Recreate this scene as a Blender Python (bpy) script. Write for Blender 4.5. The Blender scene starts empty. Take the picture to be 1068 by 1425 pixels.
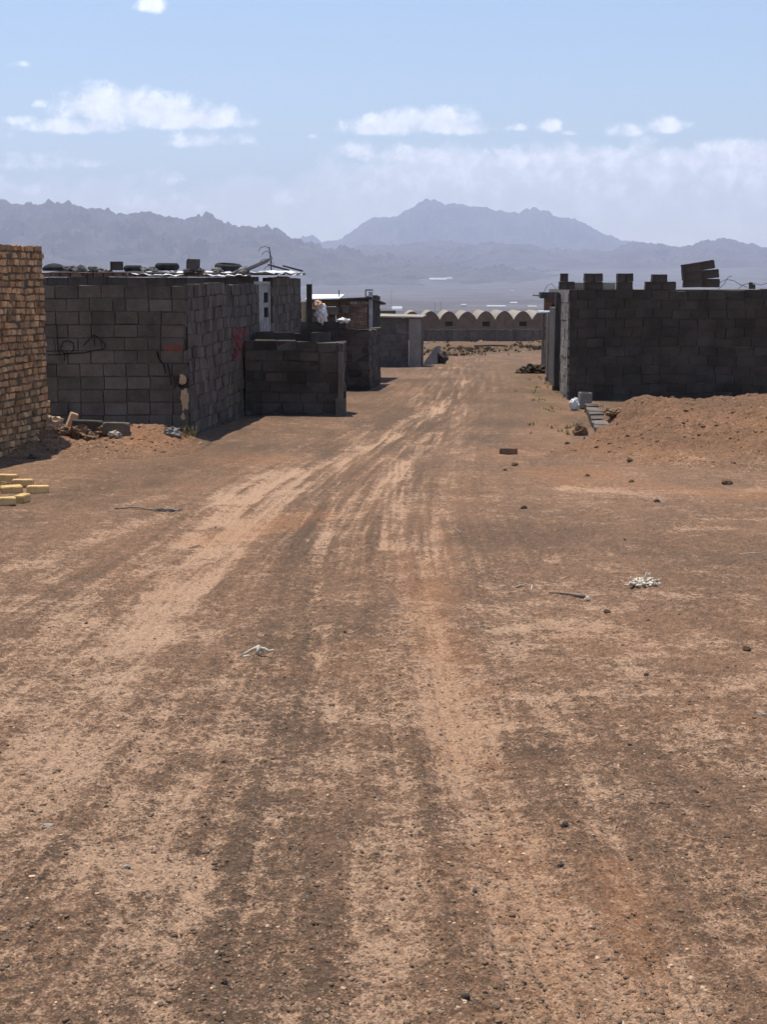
import bpy, math, random
import numpy as np
from mathutils import Vector, Matrix

random.seed(7)
R = math.radians
scene = bpy.context.scene
COL = scene.collection

# ------------------------------------------------------------------ camera geometry
F, CX, CY, TILT, CAMZ = 1900.0, 534.0, 712.5, R(9.4), 1.65
ST, CT = math.sin(TILT), math.cos(TILT)

def ray(px, py):
    u, v = (px - CX) / F, (CY - py) / F
    return u, CT + v * ST, -ST + v * CT

def at(px, py, Y):
    d = ray(px, py)
    s = Y / d[1]
    return Vector((d[0] * s, Y, CAMZ + d[2] * s))

# ------------------------------------------------------------------ noise
def _hash(ix, iy, seed):
    n = (ix * 374761393 + iy * 668265263 + seed * 144269504) & 0xffffffff
    n = ((n ^ (n >> 13)) * 1274126177) & 0xffffffff
    return n ^ (n >> 16)

def perlin(x, y, seed=0):
    x = np.asarray(x, float); y = np.asarray(y, float)
    xi = np.floor(x).astype(np.int64); yi = np.floor(y).astype(np.int64)
    xf, yf = x - xi, y - yi
    u = xf * xf * xf * (xf * (xf * 6 - 15) + 10)
    v = yf * yf * yf * (yf * (yf * 6 - 15) + 10)
    def g(dx, dy):
        a = _hash(xi + dx, yi + dy, seed).astype(float) * (2 * math.pi / 4294967296.0)
        return np.cos(a) * (xf - dx) + np.sin(a) * (yf - dy)
    a = g(0, 0) * (1 - u) + g(1, 0) * u
    b = g(0, 1) * (1 - u) + g(1, 1) * u
    return (a * (1 - v) + b * v) * 1.5

def fbm(x, y, octv=4, seed=0, gain=0.5):
    t, a = 0.0, 1.0
    for i in range(octv):
        t = t + a * perlin(x * 2.0 ** i + 17.3 * i, y * 2.0 ** i - 9.1 * i, seed + i)
        a *= gain
    return t

def sstep(a, b, x):
    t = np.clip((np.asarray(x, float) - a) / (b - a), 0, 1)
    return t * t * (3 - 2 * t)

# ------------------------------------------------------------------ terrain profile
_S = np.array([0, 4, 8, 14, 20.6, 29.5, 38, 50, 75, 100, 167, 300, 600, 1200, 2200, 3400, 4800, 6200, 8000, 11000, 16000, 26000.])
_D = np.array([1.65, 1.76, 1.9, 2.09, 2.3, 2.42, 2.6, 2.9, 3.7, 4.5, 6.5, 9, 13, 21, 28, 24, 2, -55, -112, -160, -190, -200.])
_ls = np.linspace(0, math.log(26001.0), 4000)
_ld = np.interp(_ls, np.log(_S + 1), _D)
_k = np.exp(-0.5 * (np.arange(-60, 61) / 22.0) ** 2); _k /= _k.sum()
_ld = np.convolve(np.pad(_ld, 60, mode='edge'), _k, mode='valid')

# tracks and patches, as ground polylines
def base_z(x, y):
    r = np.hypot(x, y)
    s = np.sqrt(np.maximum(y, 0) ** 2 + (0.3 * x) ** 2)
    w = sstep(600, 2000, r)
    s = s * (1 - w) + r * w
    return CAMZ - np.interp(np.log(s + 1), _ls, _ld)

def ground_xy(px, py):
    d = ray(px, py)
    lo, hi = 1.0, 3000.0
    for n in (900, 60, 60):
        Y = np.geomspace(lo, hi, n)
        q = Y / d[1]
        below = CAMZ + d[2] * q < base_z(d[0] * q, Y)
        k = int(np.argmax(below)) if below.any() else n - 1
        lo, hi = Y[max(k - 1, 0)], Y[k]
    return d[0] * hi / d[1], hi

# kind: 'p' pale dust, 'o' orange soil, 'd' dark gravel
TRACKS = [
    ('p', [(-60, 1150), (0, 1085), (110, 965), (215, 860), (300, 775), (370, 705), (450, 650), (540, 600), (620, 555)], .20, .38, 1),
    ('p', [(-60, 1030), (60, 905), (180, 800), (300, 720), (390, 672), (500, 625), (600, 580), (650, 530)], .13, .36, 1),
    ('p', [(230, 890), (270, 800), (300, 745), (330, 690), (400, 655)], .24, .55, 0),
    ('p', [(-40, 815), (0, 800), (120, 752), (220, 722), (330, 690)], .13, .42, 1),
    ('p', [(430, 760), (500, 700), (560, 650), (610, 600)], .12, .42, 0),
    ('p', [(553, 640), (549, 700), (548, 762)], .15, .62, 2),
    ('p', [(545, 755), (575, 790), (590, 870), (615, 960), (660, 1080), (715, 1190), (755, 1290), (800, 1425)], .12, .36, 1),
    ('o', [(545, 755), (575, 790), (590, 870), (615, 960), (660, 1080), (715, 1190), (755, 1290), (800, 1425)], .11, .32, 0),
    ('o', [(604, 735), (612, 780), (622, 870), (650, 960)], .12, .36, 0),
    ('p', [(604, 740), (612, 790)], .13, .4, 2),
    ('p', [(645, 545), (632, 600), (625, 660), (615, 720), (605, 800)], .10, .3, 1),
    ('p', [(480, 640), (450, 740), (438, 830), (455, 950), (480, 1060), (500, 1200), (510, 1425)], .05, .34, 0),
    ('o', [(300, 750), (360, 735), (430, 715)], .25, .7, 0),
    ('p', [(130, 1425), (155, 1290), (200, 1180), (260, 1080)], .07, .36, 0),
    ('o', [(900, 1400), (880, 1290), (850, 1200)], .06, .5, 0),
    ('o', [(780, 655), (900, 680), (1100, 690)], .5, .6, 0),
    ('p', [(800, 678), (930, 686), (1100, 680)], .22, .45, 0),
    ('p', [(960, 735), (1010, 735)], .10, .5, 0),
    ('p', [(985, 722), (1110, 724)], .05, .5, 0),
    ('p', [(300, 1030), (390, 1020)], .08, .4, 0),
    ('p', [(230, 1215), (330, 1260)], .10, .3, 0),
    ('p', [(690, 880), (790, 865), (860, 870)], .10, .3, 0),
    ('p', [(480, 990), (600, 1000), (690, 1000)], .09, .34, 0),
    ('o', [(0, 625), (120, 620), (240, 628), (330, 640)], .7, .45, 0),
    ('o', [(700, 640), (760, 600), (785, 560)], .5, .34, 0),
    ('d', [(330, 620), (250, 660), (140, 680), (0, 720)], .5, .5, 0),
    ('d', [(470, 600), (425, 690), (415, 800), (395, 950), (385, 1150), (390, 1425)], .18, .42, 0),
    ('d', [(740, 1020), (770, 1130)], .10, .3, 0),
    ('d', [(245, 1060), (215, 1180), (190, 1300), (150, 1425)], .11, .3, 0),
    ('d', [(520, 800), (500, 880)], .16, .4, 0),
    ('d', [(680, 1040), (800, 1040), (1000, 1050)], .06, .3, 0),
    ('d', [(720, 740), (900, 760), (1100, 770)], .6, .35, 0),
    ('d', [(640, 860), (760, 905), (1000, 940)], .08, .4, 0),
    ('d', [(60, 1150), (0, 1230)], .2, .3, 0),
    ('d', [(560, 700), (575, 640), (600, 590)], .14, .3, 0),
]
for i, tr in enumerate(TRACKS):
    TRACKS[i] = (tr[0], np.array([ground_xy(*p) for p in tr[1]]), tr[2], tr[3], tr[4])

def seg_dist(x, y, pts):
    best = np.full(x.shape, 1e9); side = np.zeros(x.shape); along = np.zeros(x.shape)
    acc = 0.0
    for a, b in zip(pts[:-1], pts[1:]):
        d = b - a; L2 = float(d @ d); L = math.sqrt(L2)
        t = np.clip(((x - a[0]) * d[0] + (y - a[1]) * d[1]) / L2, 0, 1)
        ex, ey = x - a[0] - t * d[0], y - a[1] - t * d[1]
        q = np.hypot(ex, ey)
        m = q < best
        best = np.where(m, q, best)
        side = np.where(m, (d[0] * (y - a[1]) - d[1] * (x - a[0])) / L, side)
        along = np.where(m, acc + t * L, along)
        acc += L
    return best, side, along

def smooth_poly(pts):
    if len(pts) < 3:
        return pts
    out = []
    n = len(pts)
    for i in range(n - 1):
        p0, p1, p2, p3 = pts[max(i - 1, 0)], pts[i], pts[i + 1], pts[min(i + 2, n - 1)]
        for k in range(4):
            t = k / 4
            out.append(.5 * ((2 * p1) + (p2 - p0) * t + (2 * p0 - 5 * p1 + 4 * p2 - p3) * t * t + (3 * p1 - p0 - 3 * p2 + p3) * t ** 3))
    out.append(pts[-1])
    return np.array(out)

TRACKS = [(k, smooth_poly(p), w, s, q) for k, p, w, s, q in TRACKS]
RUTS = [(smooth_poly(np.array([ground_xy(*p) for p in q])), w, f, a, sd) for q, w, f, a, sd in (
    ([(-260, 1250), (0, 1010), (110, 905), (220, 815), (310, 742), (390, 680), (480, 625), (560, 585), (630, 540), (645, 500)], 1.5, 6.2, .26, 0),
    ([(700, 1500), (640, 1200), (590, 960), (560, 820), (560, 700), (590, 620), (620, 550), (640, 500)], 1.1, 7.0, .19, 3),
    ([(60, 1500), (130, 1300), (220, 1100), (330, 900), (420, 760), (500, 660), (570, 590)], .9, 7.5, .20, 5))]
BANKS = [(np.array([ground_xy(*p) for p in q]), w, g) for q, w, g in (([(632, 489), (690, 491), (728, 489), (760, 490)], 1.5, 1.0), ([(600, 481), (660, 480), (740, 482), (760, 480)], 2.2, .5), ([(590, 492), (622, 494), (640, 491)], 1.2, .7))]


def soil_fields(x, y):
    """height offset and soil make-up (pale, dark, orange, green) for near ground"""
    n = x.shape[0]
    pale = np.full(n, .265); dark = np.full(n, .38); orange = np.full(n, .20); green = np.zeros(n)
    h = np.zeros(n)
    near = (np.abs(x) < 45) & (y > -6) & (y < 160)
    X, Y = x[near], y[near]
    P, D, O, G, H = pale[near], dark[near], orange[near], green[near], h[near]
    P += .13 * sstep(9.5, 5.5, Y) - .06 * sstep(12, 25, Y)
    lowA = fbm(X * .55, Y * .40, 3, 11); lowB = fbm(X * .8 + 40, Y * .5, 3, 23)
    P += .15 * sstep(10.5, 7.5, Y) * fbm(X * 2.1 + 7, Y * 2.9, 4, 63, .58) * (1 + .6 * sstep(-.5, 1.5, X))
    P += .09 * lowA + .13 * fbm(X * 2.3, Y * 1.6, 3, 61)
    D += .12 * lowB - .08 * lowA
    O += .22 * fbm(X * .5 - 20, Y * .35, 3, 31) - .22 * sstep(14, 24, Y) * sstep(4.2, 2.6, X); D += .22 * sstep(14, 24, Y) + .25 * fbm(X * .9, Y * .35, 4, 33) * sstep(14, 24, Y)
    # traffic wear running along the road
    for pts, wid, fq, amp, sd_ in RUTS:
        d, sg, al = seg_dist(X, Y, pts)
        w = np.exp(-(d / wid) ** 2) * np.clip(.75 + .8 * fbm(X * .35 + sd_, Y * .22, 2, 43), 0, 1.2)
        st_a = fbm(sg * fq, al * .16 + sd_, 4, 41 + sd_, .62)
        st_b = fbm(sg * fq * 2.4, al * .3 + sd_, 2, 47 + sd_)
        P += amp * w * (st_a + .7 * st_b); D -= .9 * amp * w * (st_a + .6 * st_b)
        H -= w * (.011 * st_a + .005 * st_b)
    H += .022 * fbm(X * .45, Y * .45, 2, 51) + .010 * fbm(X * 1.7, Y * 1.4, 3, 52)
    wob = .5 * fbm(X * 1.3, Y * 1.3, 2, 71) + .25 * fbm(X * 5, Y * 4, 2, 73)
    for kind, pts, hw, st, mode in TRACKS:
        lo, hi = pts.min(0) - 2.5 * hw - .4, pts.max(0) + 2.5 * hw + .4
        m = (X > lo[0]) & (X < hi[0]) & (Y > lo[1]) & (Y < hi[1])
        if not m.any():
            continue
        d, sd, al = seg_dist(X[m], Y[m], pts)
        w = np.exp(-np.maximum(0, d / (hw * (1 + .45 * wob[m])) - .45) ** 2 * 2.2)
        w = w * np.clip(.76 + .5 * fbm(X[m] * 2.4 + 5, Y[m] * 1.0, 4, 83), .1, 1.3)
        if kind == 'p':
            lines = 1.0
            if mode == 2:
                lines = .62 + .38 * np.cos(sd / .078 * 2 * math.pi)
                H[m] += .004 * w * np.cos(sd / .078 * 2 * math.pi)
            elif mode == 1:
                lines = .86 + .14 * np.cos(sd / .07 * 2 * math.pi + 2 * wob[m])
                H[m] += .002 * w * np.cos(sd / .07 * 2 * math.pi + 2 * wob[m])
            P[m] += .68 * st * w * lines; D[m] -= .34 * st * w
            H[m] -= .012 * w
        elif kind == 'o':
            O[m] += st * w; D[m] -= .4 * st * w
        else:
            D[m] += .5 * st * w; P[m] -= .22 * st * w
    # brown earth banks before the vaulted building, face shade painted into the soil
    rg = sstep(78, 88, Y) * sstep(155, 130, Y) * sstep(.5, 2.5, X - .02 * Y)
    bank = np.maximum(0, fbm(X * .25, Y * .22, 3, 91) + .15)
    H += rg * (.38 * bank + .12 * np.abs(fbm(X * 1.2, Y * .6, 3, 93)))
    G += rg * sstep(.1, .5, fbm(X * .5, Y * .35, 3, 95)) * .35
    D += rg * (.7 + .8 * sstep(-.1, .4, fbm(X * .6 + 9, Y * .3, 3, 96))); O += rg * .30; P -= rg * .35
    for pts, hw_, gs in BANKS:
        d, _, al = seg_dist(X, Y, pts)
        w = np.exp(-(d / hw_) ** 2) * np.clip(.7 + .9 * fbm(X * .7, Y * .4, 3, 99), 0, 1)
        G += .5 * gs * w; D += 1.1 * gs * w; O += .3 * w; P -= .5 * w; H += .22 * w * (1 + fbm(X * 2.5, Y * 2, 2, 98))
    # yellowed weeds at the foot of the right-hand walls
    wd = np.exp(-((X - 3.4 - .057 * (Y - 29)) / .55) ** 2) * sstep(21, 25, Y) * sstep(75, 45, Y)
    G += wd * sstep(.0, .5, fbm(X * 2.2, Y * 1.5, 3, 97) + .1) * .8
    pale[near], dark[near], orange[near], green[near], h[near] = P, D, O, G, H
    return h, pale, dark, orange, green

def ground_h(x, y):
    x = np.atleast_1d(np.asarray(x, float)); y = np.atleast_1d(np.asarray(y, float))
    return base_z(x, y) + soil_fields(x, y)[0]

def right_mound(x, y):
    xl = 2.35 + .28 * np.sin(y * 1.3) + .35 * fbm(x * .6, y * .6, 2, 131) + .28 * np.maximum(0, y - 18)
    m = sstep(15.6, 20.6, y + .5 * fbm(x * .5, y * .4, 2, 133)) * sstep(25.8, 22.0, y) * sstep(0, 1.0, x - xl)
    lump = .11 * fbm(x * .75, y * .6, 3, 135) + .05 * np.abs(fbm(x * 2.2, y * 1.9, 3, 137)) + .032 * fbm(x * 6, y * 5, 3, 139, .6)
    return .53 * m + lump * sstep(.03, .5, m) - .05 * (1 - sstep(0, .12, m))

def left_mound(x, y):
    m = sstep(17.3, 19.3, y - .12 * (x + 4)) * sstep(20.55, 19.75, y) * sstep(-5.9, -5.0, x) * sstep(-2.35, -3.3, x)
    lump = .05 * fbm(x * 1.1, y * 1.2, 3, 145) + .03 * np.abs(fbm(x * 3.2, y * 3.2, 3, 147)) + .016 * fbm(x * 9, y * 9, 2, 149)
    return .27 * m + lump * sstep(.03, .5, m) - .05 * (1 - sstep(0, .12, m))

def surf_arr(x, y):
    z = ground_h(x, y)
    m = (x > 1.5) & (y > 15) & (y < 27)
    if m.any(): z[m] += np.maximum(0, right_mound(x[m], y[m]))
    m = (x > -6) & (x < -2) & (y > 17) & (y < 20.7)
    if m.any(): z[m] += np.maximum(0, left_mound(x[m], y[m]))
    return z

def surf_h(x, y):
    return float(surf_arr(np.array([x], float), np.array([y], float))[0])

def on_surface(px, py):
    """point where the ray through a spot of the photograph meets the ground"""
    d = ray(px, py)
    lo, hi = 2.0, 400.0
    _, yb = ground_xy(px, py)
    lo, hi = yb * .72, yb * 1.25
    for n in (260, 60):
        Y = np.linspace(lo, hi, n)
        s = Y / d[1]
        below = CAMZ + d[2] * s < surf_arr(d[0] * s, Y)
        k = int(np.argmax(below)) if below.any() else n - 1
        lo, hi = Y[max(k - 1, 0)], Y[k]
    x = d[0] * hi / d[1]
    return Vector((x, hi, surf_h(x, hi)))

# ------------------------------------------------------------------ tagging
def tag(o, label=None, cat=None, group=None, kind=None):
    if label: o['label'] = label
    if cat: o['category'] = cat
    if group: o['group'] = group
    if kind: o['kind'] = kind
    return o

def empty(name, loc, label, cat, group=None):
    o = bpy.data.objects.new(name, None)
    COL.objects.link(o)
    o.location = loc
    return tag(o, label, cat, group)

def link_mesh(name, me, mat, parent=None, loc=None):
    o = bpy.data.objects.new(name, me)
    COL.objects.link(o)
    if mat and not me.materials: me.materials.append(mat)
    if parent is not None:
        o.parent = parent
        bpy_loc = Vector(loc) if loc is not None else -Vector(parent.location)
        o.location = bpy_loc
    elif loc is not None:
        o.location = loc
    return o

class MB:
    """collects simple shapes in world coordinates, then links them as one mesh"""
    def __init__(s): s.v, s.f, s.t = [], [], []
    def add(s, verts, faces, tint=1.0):
        b = len(s.v)
        s.v += [tuple(p) for p in verts]
        s.t += [tint] * len(verts)
        s.f += [tuple(i + b for i in f) for f in faces]
    def box8(s, c, tint=1.0):      # c: 8 corners, bottom ring then top ring
        s.add(c, [(3, 2, 1, 0), (4, 5, 6, 7), (0, 1, 5, 4), (1, 2, 6, 5), (2, 3, 7, 6), (3, 0, 4, 7)], tint)
    def obox(s, o, a, b, s0, s1, n0, n1, z0, z1, jit=0, tint=1.0):
        c = []
        for z in (z0, z1):
            for (p, q) in ((s0, n0), (s1, n0), (s1, n1), (s0, n1)):
                j = [random.uniform(-jit, jit) for _ in range(3)] if jit else (0, 0, 0)
                c.append((o[0] + a[0] * (p + j[0]) + b[0] * (q + j[1]), o[1] + a[1] * (p + j[0]) + b[1] * (q + j[1]), z + j[2]))
        if a[0] * b[1] - a[1] * b[0] < 0:
            c = [c[3], c[2], c[1], c[0], c[7], c[6], c[5], c[4]]
        s.box8(c, tint)
    def box(s, x0, x1, y0, y1, z0, z1, jit=0, tint=1.0):
        s.obox((0, 0), (1, 0), (0, 1), x0, x1, y0, y1, z0, z1, jit, tint)
    def tube(s, pts, rad, seg=6, tint=1.0):
        pts = [Vector(p) for p in pts]
        if not hasattr(rad, '__len__'): rad = [rad] * len(pts)
        vs, fs = [], []
        for i, p in enumerate(pts):
            d = (pts[min(i + 1, len(pts) - 1)] - pts[max(i - 1, 0)]).normalized()
            e = d.orthogonal().normalized() if i == 0 else (e - d * e.dot(d)).normalized()
            g = d.cross(e)
            for k in range(seg):
                an = 2 * math.pi * k / seg
                vs.append(p + (e * math.cos(an) + g * math.sin(an)) * rad[i])
        for i in range(len(pts) - 1):
            for k in range(seg):
                k2 = (k + 1) % seg
                fs.append((i * seg + k, i * seg + k2, (i + 1) * seg + k2, (i + 1) * seg + k))
        fs.append(tuple(reversed(range(seg)))); fs.append(tuple((len(pts) - 1) * seg + k for k in range(seg)))
        s.add(vs, fs, tint)
    def rev(s, c, prof, seg=24, tint=1.0, axis=None):
        vs, fs = [], []
        n = len(prof)
        for k in range(seg):
            an = 2 * math.pi * k / seg
            for r, z in prof:
                vs.append((c[0] + r * math.cos(an), c[1] + r * math.sin(an), c[2] + z))
        for k in range(seg):
            k2 = (k + 1) % seg
            for i in range(n):
                i2 = (i + 1) % n
                fs.append((k * n + i, k2 * n + i, k2 * n + i2, k * n + i2))
        s.add(vs, fs, tint)
    def build(s, name, mat, parent=None, smooth=False, loc=None):
        me = bpy.data.meshes.new(name)
        v = s.v
        if loc is not None: v = [(p[0] - loc[0], p[1] - loc[1], p[2] - loc[2]) for p in v]
        me.from_pydata(v, [], s.f)
        at_ = me.attributes.new('tint', 'FLOAT', 'POINT')
        at_.data.foreach_set('value', np.array(s.t, np.float32))
        me.validate()
        if smooth: me.polygons.foreach_set('use_smooth', [True] * len(me.polygons))
        if parent is not None:
            return link_mesh(name, me, mat, parent)
        return link_mesh(name, me, mat, None, loc)

def blob_mesh(name, radii, lump, freq, seed, sub=3, flat=None):
    """irregular rock, sack or clod: a displaced sphere"""
    import bmesh
    bm = bmesh.new()
    bmesh.ops.create_icosphere(bm, subdivisions=sub, radius=1)
    from mathutils import noise
    off = Vector((seed * 3.7, seed * 1.9, -seed * 2.3))
    for v in bm.verts:
        d = v.co.normalized()
        k = 1 + lump * noise.fractal(d * freq + off, .8, 2.1, 4)
        if flat: k *= 1 - flat * max(0, noise.noise(d * 1.1 + off * 2))
        v.co = Vector((d.x * radii[0], d.y * radii[1], d.z * radii[2])) * k
    me = bpy.data.meshes.new(name)
    bm.to_mesh(me); bm.free()
    a = me.attributes.new('tint', 'FLOAT', 'POINT')
    a.data.foreach_set('value', np.ones(len(me.vertices), np.float32))
    return me

# ------------------------------------------------------------------ materials
def nt_mat(name):
    m = bpy.data.materials.new(name); m.use_nodes = True
    nt = m.node_tree; nt.nodes.clear()
    out = nt.nodes.new('ShaderNodeOutputMaterial')
    bs = nt.nodes.new('ShaderNodeBsdfPrincipled')
    nt.links.new(bs.outputs[0], out.inputs[0])
    return m, nt, bs

def N(nt, t, **kw):
    n = nt.nodes.new(t)
    for k, v in kw.items():
        if k.startswith('_'): setattr(n, k[1:], v)
        else: n.inputs[k.replace('__', ' ')].default_value = v
    return n

def math_n(nt, op, a, b=None, c=None, clamp=False):
    n = nt.nodes.new('ShaderNodeMath'); n.operation = op; n.use_clamp = clamp
    for i, x in enumerate((a, b, c)):
        if x is None: continue
        if isinstance(x, (int, float)): n.inputs[i].default_value = x
        else: nt.links.new(x, n.inputs[i])
    return n.outputs[0]

def mix_c(nt, fac, a, b, mode='MIX'):
    n = nt.nodes.new('ShaderNodeMix'); n.data_type = 'RGBA'; n.blend_type = mode
    for s, x in ((0, fac), (6, a), (7, b)):
        if isinstance(x, (int, float)): n.inputs[s].default_value = x
        elif isinstance(x, tuple): n.inputs[s].default_value = (*x, 1)
        else: nt.links.new(x, n.inputs[s])
    return n.outputs[2]

def ramp(nt, x, lo, hi):
    n = nt.nodes.new('ShaderNodeMapRange'); n.interpolation_type = 'SMOOTHSTEP'
    n.inputs['From Min'].default_value = lo; n.inputs['From Max'].default_value = hi
    nt.links.new(x, n.inputs['Value'])
    return n.outputs['Result']

def noise_n(nt, vec, scale, detail=5, rough=.6, dist=0.0):
    n = N(nt, 'ShaderNodeTexNoise', Scale=scale, Detail=detail, Roughness=rough, Distortion=dist)
    nt.links.new(vec, n.inputs['Vector'])
    return n.outputs['Fac']

def surface(name, dark, light, scale=4, rough=.9, bump=.5, bdist=.01, grit=60, spot=None, spot_amt=.35, metal=0, rnd=0.12, spec=.12, coords='Object'):
    m, nt, bs = nt_mat(name)
    tc = N(nt, 'ShaderNodeTexCoord'); vec = tc.outputs[coords]
    oi = N(nt, 'ShaderNodeObjectInfo')
    n1 = noise_n(nt, vec, scale, 6, .62)
    n2 = noise_n(nt, vec, grit, 4, .7)
    col = mix_c(nt, ramp(nt, n1, .3, .7), dark, light)
    g = math_n(nt, 'MULTIPLY_ADD', n2, .9, .55)
    col = mix_c(nt, 1.0, col, N2rgb(nt, g), 'MULTIPLY')
    if spot:
        n3 = noise_n(nt, vec, scale * .6, 5, .6, .6)
        f = math_n(nt, 'MULTIPLY', ramp(nt, n3, .54, .66), spot_amt)
        col = mix_c(nt, f, col, spot)
    at_ = N(nt, 'ShaderNodeAttribute', _attribute_name='tint')
    rr = math_n(nt, 'MULTIPLY_ADD', oi.outputs['Random'], 2 * rnd, 1 - rnd)
    k = math_n(nt, 'MULTIPLY', at_.outputs['Fac'], rr)
    col = mix_c(nt, 1.0, col, N2rgb(nt, k), 'MULTIPLY')
    nt.links.new(col, bs.inputs['Base Color'])
    bs.inputs['Roughness'].default_value = rough
    bs.inputs['Metallic'].default_value = metal
    bs.inputs['Specular IOR Level'].default_value = spec
    if bump:
        b = N(nt, 'ShaderNodeBump', Strength=bump, Distance=bdist)
        hsum = math_n(nt, 'MULTIPLY_ADD', n2, .5, n1)
        nt.links.new(hsum, b.inputs['Height'])
        nt.links.new(b.outputs[0], bs.inputs['Normal'])
    return m

def N2rgb(nt, x):
    n = nt.nodes.new('ShaderNodeCombineColor')
    for i in range(3): nt.links.new(x, n.inputs[i])
    return n.outputs[0]

M = {}
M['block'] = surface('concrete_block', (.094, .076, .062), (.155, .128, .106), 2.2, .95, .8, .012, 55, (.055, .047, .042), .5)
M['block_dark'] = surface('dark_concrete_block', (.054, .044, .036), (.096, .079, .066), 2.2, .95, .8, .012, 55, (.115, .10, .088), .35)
M['mortar'] = surface('grey_mortar', (.07, .060, .053), (.12, .104, .092), 5, .95, .6, .01, 70)
M['brick'] = surface('yellow_brick', (.38, .215, .105), (.62, .385, .20), 7, .92, .6, .008, 70, (.30, .12, .07), .55)
M['brick_loose'] = surface('yellow_paving_brick', (.50, .33, .14), (.66, .46, .22), 9, .9, .5, .006, 90, (.40, .26, .12), .4)
M['brick_mortar'] = surface('brown_mortar', (.12, .10, .08), (.2, .165, .13), 6, .95, .6, .01, 60)
M['red_brick'] = surface('red_brown_brick', (.13, .078, .052), (.21, .13, .088), 6, .92, .5, .008, 60, (.30, .24, .19), .5)
M['red_piece'] = surface('red_fired_brick', (.16, .05, .035), (.24, .08, .055), 6, .92, .5, .008, 60)
M['mud'] = surface('mud_plaster', (.120, .086, .062), (.170, .125, .092), 1.3, .96, .7, .02, 20, (.11, .095, .085), .5)
M['mud_patch'] = surface('dry_mud_patch', (.42, .28, .17), (.52, .36, .23), 8, .95, .6, .008, 60)
M['vault_roof'] = surface('pale_mud_roof', (.24, .21, .175), (.33, .29, .245), .8, .95, .5, .02, 15)
M['stone_wall'] = surface('rough_stone_wall', (.095, .078, .066), (.145, .12, .102), 1.6, .96, 1, .05, 9, (.09, .08, .075), .6)
M['plaster'] = surface('cement_plaster', (.18, .158, .14), (.26, .228, .20), 1.6, .93, .5, .01, 30, (.14, .13, .125), .5)
M['plaster_dark'] = surface('stained_cement', (.075, .066, .058), (.125, .11, .097), 1.6, .93, .5, .01, 30, (.22, .2, .19), .3)
M['white_paint'] = surface('chalky_white_paint', (.27, .265, .255), (.42, .41, .395), 5, .7, .3, .004, 60, (.34, .28, .22), .6)
M['cream_paint'] = surface('cream_painted_steel', (.52, .43, .30), (.66, .56, .41), 4, .75, .3, .004, 50, (.35, .25, .17), .5)
M['steel'] = surface('weathered_steel', (.38, .375, .37), (.52, .51, .50), 4, .7, .3, .004, 40, (.15, .11, .09), .5, metal=.0)
M['dark_steel'] = surface('dark_rusty_steel', (.035, .032, .032), (.075, .065, .06), 4, .7, .3, .004, 50)
M['sheet'] = surface('white_plastic_sheet', (.66, .66, .66), (.80, .80, .79), 3, .55, .6, .02, 25)
M['bag'] = surface('white_plastic_bag', (.66, .65, .63), (.80, .79, .77), 8, .5, .9, .02, 30, (.70, .50, .34), .35)
M['orange_bag'] = surface('orange_plastic_bag', (.66, .40, .24), (.75, .52, .36), 8, .5, .9, .02, 30)
M['rubber'] = surface('black_rubber', (.014, .014, .015), (.035, .034, .034), 6, .8, .4, .005, 40)
M['wood'] = surface('grey_dead_wood', (.15, .115, .085), (.30, .24, .18), 20, .9, .6, .004, 90)
M['pale_wood'] = surface('bleached_root', (.44, .37, .28), (.64, .56, .45), 30, .85, .6, .004, 120, (.34, .26, .18), .5)
M['stone_dark'] = surface('dark_stone', (.055, .045, .04), (.11, .09, .078), 18, .9, .7, .006, 120)
M['stone_brown'] = surface('brown_clod', (.15, .09, .055), (.24, .15, .095), 14, .95, .9, .01, 80)
M['stone_pale'] = surface('pale_stone', (.34, .27, .21), (.48, .40, .32), 16, .9, .7, .006, 120)
M['grey_rubble'] = surface('grey_rubble', (.17, .155, .14), (.28, .26, .235), 7, .95, .8, .01, 60)
M['dung'] = surface('dark_dung', (.05, .036, .026), (.115, .082, .058), 5, .98, 1, .03, 22)
M['spray_black'] = surface('black_spray_paint', (.012, .012, .014), (.022, .022, .024), 6, .7, 0)
M['spray_red'] = surface('red_spray_paint', (.17, .035, .035), (.26, .06, .055), 10, .8, 0)
M['hole'] = surface('dark_opening', (.012, .011, .011), (.02, .018, .018), 3, .95, 0)
M['weed'] = surface('dry_weed', (.13, .11, .04), (.26, .21, .09), 6, .9, 0)
M['far_white'] = surface('far_white_sheeting', (.45, .45, .45), (.55, .55, .55), .02, .5, 0)
M['far_dark'] = surface('far_green_trees', (.03, .045, .03), (.06, .075, .05), .02, .9, 0)
M['rock'] = surface('bare_mountain_rock', (.055, .050, .050), (.10, .090, .088), .004, .97, .0, 1, .02, (.08, .072, .07), .5)

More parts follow.
